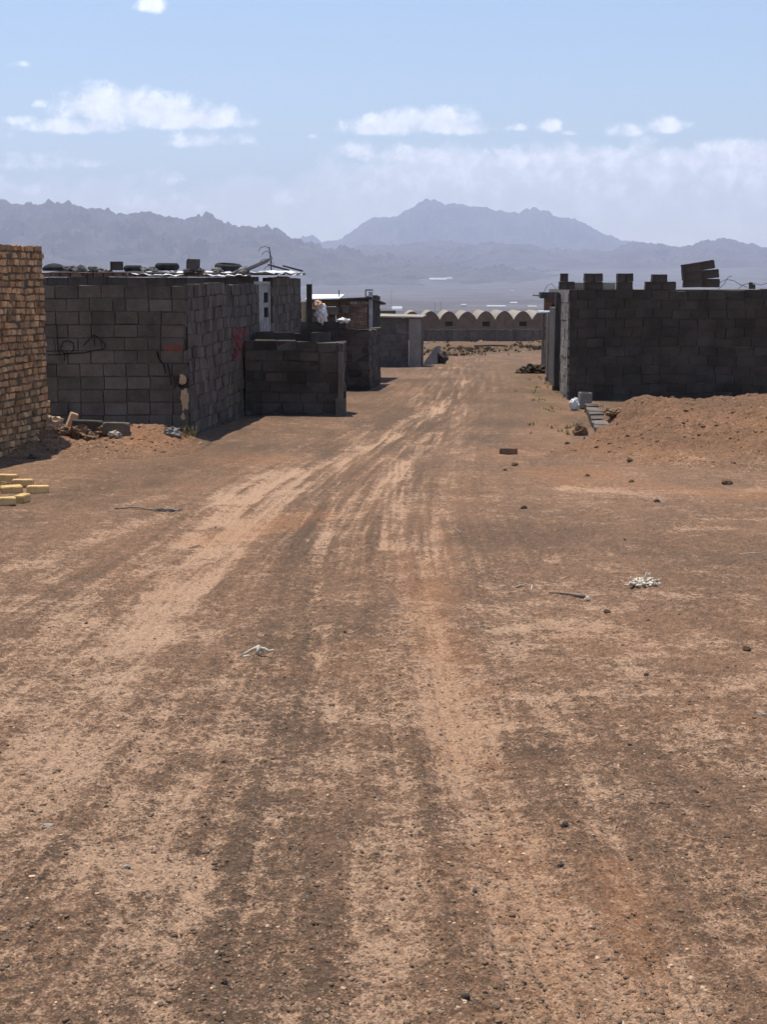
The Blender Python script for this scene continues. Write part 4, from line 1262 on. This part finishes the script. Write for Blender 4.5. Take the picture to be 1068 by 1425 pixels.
o = loose_brick(708, 632, -.03, .0, 'single brown brick lying alone on the lane right of centre', group=None, kind=1, sc=1.12)
o.data = o.data.copy(); o.data.materials.clear(); o.data.materials.append(M['stone_brown'])

# rubble on the left bank
G_L = 'broken masonry on the dirt bank by the graffiti wall'
def prism(px, py, l, w, h, rot, mat, label, name='rubble_block', lift=0):
    p = on_surface(px, py)
    o = link_mesh(name, block_mesh(name, l, w, h, int(px)), M[mat], None, p + Vector((0, 0, lift)))
    o.rotation_euler = rot
    return tag(o, label, 'block', G_L)
prism(162, 603, .37, .19, .17, (0, .03, .10), 'block', 'grey block lying on the dirt bank, right one of the two', lift=-.02)
prism(122, 601, .42, .19, .18, (0, .05, .05), 'block_dark', 'dark grey block lying on the dirt bank, left one of the two', lift=-.02)
prism(97, 594, .11, .10, .21, (.2, .35, .5), 'mud_patch', 'tan half brick standing tilted on the dirt bank', 'half_brick')
for (px, py, s, mat, lab) in ((76, 596, 1.25, 'mud_patch', 'tan lump of dried mud at the foot of the brick wall end'), (143, 604, .9, 'stone_brown', 'brown clod between the two grey blocks on the dirt bank'), (110, 606, 1.1, 'stone_brown', 'big dark-brown clod in front of the tan half brick'),
                         (88, 604, .8, 'stone_brown', 'brown clod just below the tan mud lump'), (160, 608, .7, 'stone_pale', 'pale stone in front of the right grey block'), (44, 638, .42, 'stone_dark', 'dark cube-like stone alone on the ground left, below the bank'), (128, 612, .75, 'stone_brown', 'brown clod lowest on the dirt bank'),
                         (240, 606, .9, 'grey_rubble', 'grey stone at the corner foot of the graffiti wall'), (48, 614, .45, 'mud_patch', 'small tan fragment in the shade of the brick wall')):
    p = on_surface(px, py)
    me = blob_mesh('clod', (.13 * s, .11 * s, .09 * s), .6, 1.7, px, 3, .4); me.materials.append(M[mat])
    o = bpy.data.objects.new('clod', me); COL.objects.link(o); o.location = p + Vector((0, 0, .04 * s)); tag(o, lab, 'stone', G_L)

# ---- sticks and roots
def stick(name, pts, r0, r1, mat, label, parent=None):
    P = [on_surface(px, py) + Vector((0, 0, lift)) for px, py, lift in pts]
    mb = MB(); mb.tube(P, list(np.linspace(r0, r1, len(P))), 6)
    o = mb.build(name, mat, parent, True)
    if label: tag(o, label, 'stick')
    return o
stick('stick', [(160, 708, .006), (175, 708.5, .012), (190, 708, .018), (205, 710, .012), (222, 711.5, .01), (255, 711, .012)], .008, .006, M['wood'], 'long thin crooked stick on the track left of the pale ruts')
p = on_surface(231, 712); me = blob_mesh('bark_scrap', (.10, .035, .022), .6, 2.5, 3, 3); me.materials.append(M['wood']); o = bpy.data.objects.new('bark_scrap', me); COL.objects.link(o); o.location = p + Vector((0, 0, .015)); tag(o, 'shaggy grey bark scrap lying across the long crooked stick', 'bark')
stick('stick', [(764, 826, .008), (780, 827, .010), (800, 830, .014), (813, 833, .014)], .006, .012, M['wood'], 'straight stick with a white end lying left of the white tangled root')
p = on_surface(818, 836); me = blob_mesh('stone', (.018, .016, .018), .4, 1.5, 8, 2); me.materials.append(M['pale_wood']); o = bpy.data.objects.new('stone', me); COL.objects.link(o); o.location = p + Vector((0, 0, .012)); tag(o, 'white chip at the right tip of the straight stick', 'stone')
# pale splayed root
p = on_surface(357, 912); rt = empty('root', p, 'pale splayed root standing on the track left of centre', 'root')
sc_ = p.y / F
def rel(dx, dz, dy=0): return p + Vector((dx * sc_, dy, dz * sc_))
for k, (pp, ra) in enumerate(([[(-2, 9), (4, 13), (8, 8), (11, 3)], (.009, .006)], [[(4, 13), (-6, 8), (-14, 4), (-22, 1)], (.010, .005)], [[(2, 11), (12, 10), (18, 7), (24, 9), (27, 5)], (.008, .005)],
                       [[(4, 13), (2, 6), (0, 0)], (.011, .008)], [[(-10, 0), (-18, -1), (-22, 0)], (.008, .006)])):
    mb = MB(); P = [rel(a, b, .01 * math.sin(k + i)) for i, (a, b) in enumerate(pp)]
    mb.tube(P, list(np.linspace(ra[0], ra[1], len(P))), 6); mb.build('branch', M['pale_wood'], rt, True)
p = on_surface(896, 815); rt = empty('root', p, 'white tangled root clump with upright prongs on the right of the track', 'root')
sc_ = p.y / F
rngr = random.Random(4)
mb = MB()
for k in range(34):
    x0_ = rngr.uniform(-16, 15); z0_ = rngr.uniform(1, 6)
    P = [p + Vector((x0_ * sc_, rngr.uniform(-.05, .05), z0_ * sc_))]
    for j in range(4): P.append(P[-1] + Vector((rngr.uniform(-5, 5) * sc_, rngr.uniform(-.025, .025), rngr.uniform(-1.5, 2.4) * sc_)))
    mb.tube(P, [.010, .011, .010, .008, .005], 5, rngr.uniform(.7, 1.1))
mb.build('tangle', M['pale_wood'], rt, True)
me = blob_mesh('crown', (14 * sc_, .06, 5.5 * sc_), .7, 2.6, 41, 4); me.materials.append(M['pale_wood'])
o = bpy.data.objects.new('crown', me); COL.objects.link(o); o.parent = rt; o.location = (0, .01, 3.5 * sc_)
for pp in ([(-17, 6), (-19, 10), (-18, 14)], [(0, 9), (3, 14), (4, 20)], [(3, 13), (8, 17), (9, 19)], [(8, 6), (12, 11), (15, 12)], [(-16, 3), (-22, 1), (-27, 1)], [(10, 4), (16, 6), (18, 3)]):
    mb = MB(); mb.tube([rel(a, b) for a, b in pp], [.009, .007, .004], 5); mb.build('prong', M['pale_wood'], rt, True)
for (pts, lab) in (([(718, 818, .004), (724, 816, .01), (731, 815, .006)], 'tiny pale twig left of the straight stick'), ([(740, 822, .002), (741, 818, .02)], 'tiny upright pale twig left of the straight stick'), ([(1030, 772, .004), (1045, 770, .006), (1068, 771, .004)], 'thin pale twig at the right edge above the white root'),
                   ([(630, 744, .004), (634, 738, .02), (642, 742, .006)], 'small forked pale twig right of the tread print'), ([(262, 764, .004), (276, 761, .012), (284, 763, .004)], 'short dark twig below the long crooked stick')):
    stick('twig', pts, .004, .0025, M['pale_wood'] if 'pale' in lab else M['wood'], lab)

# ---- individual stones
st_me = {'d': [blob_mesh('stone', (1, .8, .62), .45, 1.5, k + 50, 3, .35) for k in range(4)], 'p': [blob_mesh('stone', (1, .8, .42), .4, 1.5, k + 60, 3, .4) for k in range(3)], 'b': [blob_mesh('stone', (1, .85, .75), .5, 1.8, k + 70, 3, .3) for k in range(3)]}
for k_, mt in (('d', 'stone_dark'), ('p', 'stone_pale'), ('b', 'stone_brown')):
    for me in st_me[k_]: me.materials.append(M[mt])
STONES = [
    (148, 1124, 9, 'd', 'dark stone alone on the lower left gravel, above the pale flat stone'), (176, 1207, 13, 'p', 'pale flat stone on the lower left, below the lone dark stone'), (67, 1152, 20, 'p', 'wide pale slab stone near the lower left edge'),
    (30, 1137, 10, 'p', 'small buff stone left of the wide pale slab stone'), (313, 1367, 11, 'd', 'flat dark stone near the bottom, left of centre'), (648, 1389, 15, 'd', 'biggest dark stone near the bottom edge, right of centre'),
    (676, 1382, 8, 'd', 'small dark stone just right of the biggest bottom stone'), (643, 1237, 8, 'd', 'left stone of the dark pair on the orange rut'), (661, 1242, 9, 'd', 'right stone of the dark pair on the orange rut'),
    (583, 1230, 6, 'd', None), (597, 1227, 6, 'd', None), (781, 1206, 12, 'd', 'flat brown-black stone right of the orange rut'), (786, 1149, 13, 'd', 'long dark flake right of the dark gravel patch'),
    (877, 1037, 6, 'd', None), (404, 1181, 5, 'd', None), (433, 1243, 6, 'd', None), (518, 1219, 5, 'd', None), (968, 1103, 10, 'd', 'thin dark sliver far right of the orange rut'), (1060, 994, 14, 'p', 'pale stone at the right edge below the white root'),
    (200, 1019, 6, 'd', None), (877, 642, 9, 'b', 'red-brown clod halfway up the mound face'), (818, 663, 7, 'b', 'red-brown clod at the left foot of the mound'), (880, 671, 7, 'b', 'red-brown clod at the middle foot of the mound'),
    (915, 699, 9, 'd', 'round dark clod in front of the mound on flat ground'), (1012, 674, 14, 'b', 'broad clod at the right foot of the mound'), (730, 708, 9, 'd', 'dark flat stone on the lane below the lone brown brick'), (790, 618, 7, 'b', 'brown clod left of the mound beside the rock'),
    (703, 655, 6, 'd', None), (717, 648, 9, 'b', 'flat dark clod just below the lone brown brick'), (870, 752, 5, 'd', None), (902, 865, 7, 'd', None), (270, 1006, 6, 'd', None), (306, 1328, 6, 'd', None), (152, 1325, 6, 'd', None), (902, 1230, 7, 'd', None),
    (1010, 1240, 7, 'd', None), (730, 1368, 7, 'd', None), (930, 1330, 6, 'd', None), (560, 930, 4, 'd', None), (215, 890, 5, 'd', None), (120, 868, 5, 'd', None), (590, 1060, 4, 'd', None), (900, 940, 8, 'd', None), (65, 985, 6, 'p', None), (480, 880, 5, 'd', None), (1040, 905, 12, 'b', None), (845, 853, 10, 'b', None)]
rs_ = random.Random(9)
for (px, py, w_, k_, lab) in STONES:
    p = on_surface(px, py); r_ = w_ / F * p.y * .5
    o = bpy.data.objects.new('stone', rs_.choice(st_me[k_])); COL.objects.link(o)
    o.location = p + Vector((0, 0, r_ * .25)); o.scale = (r_, r_, r_); o.rotation_euler = (rs_.uniform(-.2, .2), rs_.uniform(-.2, .2), rs_.uniform(-.5, .5))
    kind_w = {'d': 'small dark stone lying loose on the gravel track', 'p': 'small pale stone lying loose on the gravel track', 'b': 'small brown clod lying loose on the gravel track'}[k_]
    tag(o, lab or kind_w, 'stone', 'loose stones on the track' if lab else 'small loose stones scattered over the track')

# ---- weeds at the wall corner
wm = MB()
pw = on_surface(256, 607)
for k in range(40):
    a_ = random.uniform(0, 6.28); l = random.uniform(.05, .16)
    q = pw + Vector((random.uniform(-.12, .18), random.uniform(-.08, .08), 0))
    wm.tube([q, q + Vector((math.cos(a_) * l * .3, math.sin(a_) * l * .3, l * .7)), q + Vector((math.cos(a_) * l * .7, math.sin(a_) * l * .7, l))], [.006, .005, .001], 4)
tag(wm.build('weed', M['weed'], None), 'small green weed at the corner foot of the graffiti wall', 'weed')

M['shade_tufts'] = surface('bank_shade_brown', (.055, .042, .027), (.115, .085, .055), 3, .95, 0, rnd=0)
def tufts(name, lines, n, spread, hmin, hmax, mat, seed, blades=7):
    rg = np.random.RandomState(seed)
    mb = MB()
    xs, ys = [], []
    for q, share in lines:
        P = smooth_poly(np.array([ground_xy(*p) for p in q]))
        for _ in range(int(n * share)):
            i = rg.randint(len(P) - 1); t = rg.rand()
            c = P[i] * (1 - t) + P[i + 1] * t
            xs.append(c[0] + rg.normal() * spread); ys.append(c[1] + rg.normal() * spread)
    xs, ys = np.array(xs), np.array(ys)
    keep = fbm(xs * .9, ys * .6, 3, seed) > -.12
    xs, ys = xs[keep], ys[keep]
    zs_ = surf_arr(xs, ys)
    for x, y, z in zip(xs, ys, zs_):
        hgt = rg.uniform(hmin, hmax)
        vs, fs = [], []
        for k in range(blades):
            a_ = rg.uniform(0, 6.28); w_ = hgt * rg.uniform(.10, .22); l_ = hgt * rg.uniform(.3, 1.0)
            ox, oy = rg.normal() * hgt * .3, rg.normal() * hgt * .3
            dx, dy = math.cos(a_), math.sin(a_)
            b = len(vs)
            vs += [(x + ox - dy * w_, y + oy + dx * w_, z - .02), (x + ox + dy * w_, y + oy - dx * w_, z - .02), (x + ox + dx * l_ * .6, y + oy + dy * l_ * .6, z + l_)]
            fs.append((b, b + 1, b + 2))
        mb.add(vs, fs, rg.uniform(.6, 1.4))
    return tag(mb.build(name, M[mat], None), kind='stuff')
tufts('shade_tufts', [([(628, 490), (690, 491), (728, 489), (762, 490)], .55), ([(602, 481), (660, 480), (740, 482), (762, 480)], .25), ([(590, 493), (622, 495), (640, 491)], .2)], 1500, .9, .07, .26, 'shade_tufts', 11)  # dark tufts added along the banks to stand for their shaded faces
tufts('dry_weeds', [([(796, 572), (782, 535), (772, 515), (764, 503)], .6), ([(800, 590), (806, 612)], .15), ([(745, 560), (762, 525)], .25)], 230, .28, .03, .10, 'weed', 12)

# ------------------------------------------------------------------ the plain: far things
def ground_at(px, Y):
    x = at(px, 400, Y).x
    return Vector((x, Y, float(base_z(np.array([x]), np.array([Y]))[0])))
def far_shed(px, py, wpx, hpx, label, name='greenhouse', cat='greenhouse', group='white sheds far out on the plain', mat='far_white', round_=True):
    x, y = None, None
    d = ray(px, py)
    Ys = np.geomspace(250, 7500, 900)
    bl_ = CAMZ + d[2] * Ys / d[1] < base_z(d[0] * Ys / d[1], Ys) + .5
    Y = float(Ys[int(np.argmax(bl_))]) if bl_.any() else 6000.0
    k = Y / F
    g = ground_at(px, Y)
    # sit on the true sheet
    w_, h_ = wpx * k, hpx * k
    mb = MB(); n = 10
    prof = [(math.cos(math.pi * i / n), max(0, math.sin(math.pi * i / n))) for i in range(n + 1)] if round_ else [(1, 0), (1, .75), (0, 1), (-1, .75), (-1, 0)]
    dp = min(w_, 60)
    n = len(prof)
    vs = [(g.x - w_ / 2, Y + dp / 2 - dp / 2 * c, g.z - 2 + (h_ + 2) * s_) for c, s_ in prof] + [(g.x + w_ / 2, Y + dp / 2 - dp / 2 * c, g.z - 2 + (h_ + 2) * s_) for c, s_ in prof]
    mb.add(vs, [(i, i + 1, n + i + 1, n + i) for i in range(n - 1)] + [tuple(reversed(range(n))), tuple(range(n, 2 * n))])
    o = mb.build(name, M[mat], None, loc=(g.x, Y, g.z))
    return tag(o, label, cat, group)
far_shed(610, 389.5, 24, 2.6, 'long low white shed high on the far plain')
far_shed(626, 390, 8, 4.0, 'short rounded white shed at the end of the long low one')
for (px, py, w_, h_, lab) in ((692, 427, 26, 2.2, 'longest white roof on the near plain above the vaults'), (716, 423, 10, 3, 'white roof standing over the right end of the longest one'), (702, 422, 4, 2.5, 'smallest white roof above the longest one'), (742, 427, 12, 2, 'white roof at the right, near the jutting beam'), (646, 424.5, 7, 1.6, 'lone white roof left of the longest one'),
                              (713, 405, 5, 1.2, 'tiny white shed higher up the plain')):
    far_shed(px, py, w_, h_, lab, 'white_building', 'building', 'white roofs on the plain', round_=False)
far_shed(553, 431, 14, 5, 'pale heap-like tent just left of the vaults', 'tent', 'tent', None)
far_shed(702, 421.5, 94, 1.6, 'dark green belt of trees across the plain', 'tree_belt', 'trees', None, 'far_dark')
bpy.data.objects['tree_belt']['kind'] = 'stuff'
def pylon(px, ytop, ybase, Y, label):
    g = at(px, ybase, Y); t = at(px, ytop, Y)
    k = Y / F
    mb = MB()
    bw = 3.0 * k
    for sx_ in (-1, 1):
        for sy_ in (-1, 1):
            mb.tube([(g.x + sx_ * bw, Y + sy_ * bw, g.z - 3), (t.x + sx_ * .25 * k, Y + sy_ * .25 * k, t.z)], .10 * k, 4)
    e = pylon_e = empty('pylon', (g.x, Y, g.z), label, 'pylon', 'pylons and poles on the plain')
    mb.build('tower', M['steel'], e)
    for f_ in (.12, .3, .45):
        z = t.z + (g.z - t.z) * f_
        ab = MB(); ab.tube([(g.x - 4 * k, Y, z), (g.x + 4 * k, Y, z)], .10 * k, 4); ab.build('cross_arm', M['steel'], e)
pylon(663.5, 404, 421, 2600, 'lattice pylon on the plain above the vaults')
for (px, a_, b_2, Y, lab) in ((606, 421, 432, 700, 'left one of two close poles behind the vaults'), (613.5, 420, 432, 700, 'right one of two close poles behind the vaults'), (545, 404, 424, 1500, 'thin pole on the plain right of the gate post')):
    g, t = at(px, b_2 + 3, Y), at(px, a_, Y)
    e = empty('power_pole', g, lab, 'pole', 'pylons and poles on the plain')
    mb = MB(); mb.tube([g, t], .22 * Y / F, 5); mb.build('pole', M['wood'], e)
    mb = MB(); mb.tube([(t.x - 2 * Y / F, Y, t.z - .8 * Y / F), (t.x + 2 * Y / F, Y, t.z - .8 * Y / F)], .16 * Y / F, 4); mb.build('cross_arm', M['wood'], e)

# ------------------------------------------------------------------ mountains
def mountains(name, pts, Y0, front, back, seed, rough, nx=900, nt=110):
    pxs = np.array([p[0] for p in pts], float); pys = np.array([p[1] for p in pts], float)
    px = np.linspace(pxs[0], pxs[-1], nx)
    prof_py = np.interp(px, pxs, pys)
    X0 = np.array([at(a, b, Y0).x for a, b in zip(px, prof_py)]); Z0 = np.array([at(a, b, Y0).z for a, b in zip(px, prof_py)])
    t = np.concatenate([np.linspace(-1, 0, int(nt * .72)), np.linspace(0, 1, nt - int(nt * .72))[1:]])
    TT, XX = np.meshgrid(t, X0, indexing='ij')
    ZZ0 = np.broadcast_to(Z0, TT.shape)
    Yg = Y0 + np.where(TT < 0, TT * front, TT * back)
    bz = base_z(XX, Yg) - 25
    hgt = ZZ0 - bz
    at_ = np.abs(TT)
    f = (1 - at_) ** 1.35
    wx = XX / 620. + .6 * fbm(XX / 1000., Yg / 1000., 3, seed + 3)
    rid = 1 - np.abs(fbm(wx, Yg / 1000. * .8, 5, seed + 7, .55)) * 1.5
    rid2 = fbm(XX / 160., Yg / 230., 4, seed + 9, .6)
    env = np.clip(at_ * 3.2, 0, 1) * (1 - at_)
    f2 = f + env * (.50 * (rid - .62) + .06 * rid2)
    Z = bz + np.maximum(hgt, 5) * np.clip(f2, -.05, 1.0)
    sx_ = Y0 / 8000.
    Z = Z + rough * (1 - at_) ** 3 * (fbm(XX / (150. * sx_), Yg / 260., 5, seed, .66) - .6 * np.abs(fbm(XX / (62. * sx_), Yg / 120., 3, seed + 1, .6)))
    Xs = XX * (Yg / Y0)
    o = grid_mesh(name, Xs, Yg, Z, None, M['rock'])
    o.data.polygons.foreach_set('use_smooth', np.zeros(len(o.data.polygons), bool))
    return tag(o, kind='structure')
mountains('mountains', [(-420, 300), (-260, 276), (-120, 290), (-40, 281), (0, 278), (28, 281), (42, 284), (62, 279), (80, 280), (100, 280), (118, 284), (135, 291), (152, 293), (178, 297), (190, 291), (203, 292), (225, 297), (245, 303), (268, 304), (290, 300), (310, 309), (330, 311), (348, 311), (372, 318), (395, 326), (420, 334), (450, 343), (500, 352), (560, 361), (640, 370), (760, 379), (860, 388), (960, 398), (1080, 410)], 6600, 2200, 1200, 5, 26)
mountains('mountains', [(400, 352), (412, 334), (424, 326), (436, 328), (448, 337), (470, 334), (490, 320), (520, 305), (552, 298), (575, 287), (592, 280), (606, 277), (618, 283), (634, 281), (655, 290), (680, 288), (700, 293), (714, 297), (730, 291), (746, 288), (762, 293), (776, 302), (800, 305), (830, 319), (858, 331), (900, 342), (960, 352), (1040, 360), (1200, 362), (1400, 366)], 13000, 2600, 700, 15, 27)
mountains('mountains', [(420, 372), (470, 352), (500, 343), (545, 341), (600, 336), (650, 338), (700, 338), (745, 343), (800, 348), (850, 349), (880, 340), (902, 337), (935, 342), (965, 340), (985, 334), (1005, 331), (1030, 336), (1060, 344), (1100, 348), (1160, 338), (1260, 344), (1400, 340), (1500, 360)], 8600, 2300, 1300, 25, 20)

# ------------------------------------------------------------------ haze
me = bpy.data.meshes.new('haze')
hx, hy0, hy1, hz0, hz1 = 14500, -2600, 14500, LOWZ - 3, 1010
hm = MB(); hm.box(-hx, hx, hy0, hy1, hz0, hz1)
haze = hm.build('haze', None, None)
tag(haze, kind='stuff')
hmat = bpy.data.materials.new('thin_haze'); hmat.use_nodes = True
nt = hmat.node_tree; nt.nodes.clear()
out = nt.nodes.new('ShaderNodeOutputMaterial'); pv = nt.nodes.new('ShaderNodeVolumePrincipled')
pv.inputs['Density'].default_value = 1.2e-4
pv.inputs['Color'].default_value = (.64, .69, .86, 1)
pv.inputs['Anisotropy'].default_value = .25
nt.links.new(pv.outputs[0], out.inputs['Volume'])
haze.data.materials.append(hmat)

# ------------------------------------------------------------------ sky, sun, camera
EL, AZ = R(73), R(-34)
world = bpy.data.worlds.new('World'); scene.world = world; world.use_nodes = True
nt = world.node_tree; nt.nodes.clear()
wo = nt.nodes.new('ShaderNodeOutputWorld'); bg = nt.nodes.new('ShaderNodeBackground'); nt.links.new(bg.outputs[0], wo.inputs[0])
sky = nt.nodes.new('ShaderNodeTexSky'); sky.sky_type = 'NISHITA'; sky.sun_disc = False
sky.sun_elevation = EL; sky.sun_rotation = AZ % (2 * math.pi); sky.altitude = 1200; sky.air_density = 1.3; sky.dust_density = .2; sky.ozone_density = 3.5
SKY = .122
bg.inputs['Strength'].default_value = SKY
tc = nt.nodes.new('ShaderNodeTexCoord')
sp = nt.nodes.new('ShaderNodeSeparateXYZ'); nt.links.new(tc.outputs['Generated'], sp.inputs[0])
yy = math_n(nt, 'MAXIMUM', sp.outputs[1], .08)
U = math_n(nt, 'DIVIDE', sp.outputs[0], yy); V = math_n(nt, 'DIVIDE', sp.outputs[2], yy)
cv = nt.nodes.new('ShaderNodeCombineXYZ'); nt.links.new(U, cv.inputs[0]); nt.links.new(V, cv.inputs[1])
n_big = noise_n(nt, cv.outputs[0], 58, 10, .6, .2)
n_soft = noise_n(nt, cv.outputs[0], 14, 6, .55, .3)
CLOUDS = [  # px, py, half width, half height, strength
    (214, 10, 24, 15, 1.0), (26, 91, 20, 5, .62), (155, 152, 80, 32, 1.3), (210, 160, 80, 30, 1.3), (275, 168, 70, 20, 1.15), (115, 178, 80, 14, 1.0), (285, 198, 60, 12, .72), (18, 169, 36, 8, .72), (62, 147, 16, 6, .66),
    (50, 226, 52, 18, .58), (205, 250, 36, 14, .5), (250, 286, 60, 14, .46), (20, 262, 60, 14, .45), (125, 228, 34, 8, .5), (535, 178, 60, 18, 1.2), (595, 172, 75, 23, 1.3), (648, 180, 42, 13, 1.0), (500, 212, 46, 14, .9), (560, 218, 70, 14, .85), (620, 222, 50, 10, .72),
    (720, 179, 18, 6, .75), (763, 177, 17, 12, .85), (796, 186, 12, 4, .6), (866, 184, 30, 12, .82), (925, 177, 34, 13, .9), (700, 226, 70, 16, .78), (780, 222, 80, 20, .85), (850, 224, 60, 18, .8), (960, 222, 60, 22, .82), (1040, 216, 70, 24, .9), (1130, 220, 80, 30, .8),
    (436, 191, 8, 4, .5), (418, 275, 40, 14, .5), (560, 258, 90, 18, .5), (860, 256, 260, 26, .55), (-90, 190, 80, 30, .8), (1240, 200, 80, 30, .8), (-260, 150, 120, 40, .8), (1400, 160, 120, 40, .9), (500, -160, 140, 40, .7), (1000, -220, 160, 40, .7)]
tot = None
for (px, py, hw, hh_, stn) in CLOUDS:
    d = ray(px, py); u0, v0 = d[0] / d[1], d[2] / d[1]
    ru, rv = hw / F, hh_ / F
    du = math_n(nt, 'MULTIPLY', math_n(nt, 'SUBTRACT', U, u0), 1 / ru)
    dv = math_n(nt, 'MULTIPLY', math_n(nt, 'SUBTRACT', V, v0), 1 / rv)
    # flat cloud base: below the centre the falloff is twice as fast
    dv = math_n(nt, 'MAXIMUM', dv, math_n(nt, 'MULTIPLY', dv, -1.7))
    q = math_n(nt, 'ADD', math_n(nt, 'MULTIPLY', du, du), math_n(nt, 'MULTIPLY', dv, dv))
    b_ = math_n(nt, 'MULTIPLY', math_n(nt, 'SUBTRACT', 1.35, q, clamp=False), stn)
    b_ = math_n(nt, 'MAXIMUM', b_, -1.0)
    tot = b_ if tot is None else math_n(nt, 'SMOOTH_MAX', tot, b_, .25)
fld = math_n(nt, 'MULTIPLY_ADD', math_n(nt, 'SUBTRACT', n_big, .5), 4.2, tot)
cm = ramp(nt, fld, -.05, 1.45)
# broad soft bank with a billowing upper edge, low in the sky and heavier on the right
n_edge = noise_n(nt, cv.outputs[0], 26, 8, .58, .1)
vb = math_n(nt, 'MULTIPLY_ADD', math_n(nt, 'SUBTRACT', n_edge, .5), .075, .097)
rgt = ramp(nt, U, -.10, .02)
vb = math_n(nt, 'MULTIPLY_ADD', math_n(nt, 'SUBTRACT', 1.0, rgt), -.022, vb)
over = math_n(nt, 'SUBTRACT', vb, V)
edge = ramp(nt, over, -.003, .010)
fall = math_n(nt, 'MULTIPLY_ADD', ramp(nt, over, .0, .07), -.20, .60)
bank = math_n(nt, 'MULTIPLY', math_n(nt, 'MULTIPLY', edge, fall), math_n(nt, 'MULTIPLY_ADD', rgt, .5, .5))
bank = math_n(nt, 'MULTIPLY', bank, math_n(nt, 'MULTIPLY_ADD', n_soft, .35, .82))
cm = math_n(nt, 'MULTIPLY', cm, .74)
cm = math_n(nt, 'SUBTRACT', 1.0, math_n(nt, 'MULTIPLY', math_n(nt, 'SUBTRACT', 1.0, cm), math_n(nt, 'SUBTRACT', 1.0, bank)))
# light and dark of the clouds put into their colour by noise
shade = math_n(nt, 'MULTIPLY_ADD', ramp(nt, n_big, .35, .75), 3.5, 9.5)
cc = nt.nodes.new('ShaderNodeCombineColor')
nt.links.new(math_n(nt, 'MULTIPLY', shade, .98), cc.inputs[0]); nt.links.new(math_n(nt, 'MULTIPLY', shade, 1.0), cc.inputs[1]); nt.links.new(math_n(nt, 'MULTIPLY', shade, 1.06), cc.inputs[2])
wc = mix_c(nt, cm, sky.outputs[0], cc.outputs[0])
nt.links.new(wc, bg.inputs['Color'])

sl = bpy.data.lights.new('sun', 'SUN'); sl.energy = 5.0; sl.angle = R(.5); sl.color = (1.0, .94, .84)
so = bpy.data.objects.new('sun', sl); COL.objects.link(so)
sd = Vector((math.sin(AZ) * math.cos(EL), math.cos(AZ) * math.cos(EL), math.sin(EL)))
so.rotation_euler = sd.to_track_quat('Z', 'Y').to_euler(); so.location = (0, 0, 60)

cam = bpy.data.cameras.new('camera'); co = bpy.data.objects.new('camera', cam); COL.objects.link(co)
cam.sensor_fit = 'HORIZONTAL'; cam.sensor_width = 36; cam.lens = F / 1068 * 36
cam.clip_start = .05; cam.clip_end = 60000
co.location = (0, 0, CAMZ); co.rotation_euler = (R(90) - TILT, 0, 0)
scene.camera = co

vs_ = scene.view_settings
vs_.view_transform = 'Standard'; vs_.look = 'None'; vs_.exposure = .25; vs_.gamma = 1
scene.render.engine = 'CYCLES'
cy = scene.cycles
cy.max_bounces = 6; cy.diffuse_bounces = 4; cy.volume_bounces = 2; cy.sample_clamp_indirect = 4
cy.use_denoising = True
cy.denoiser = 'OPENIMAGEDENOISE'; cy.denoising_input_passes = 'RGB_ALBEDO_NORMAL'; cy.denoising_prefilter = 'ACCURATE'
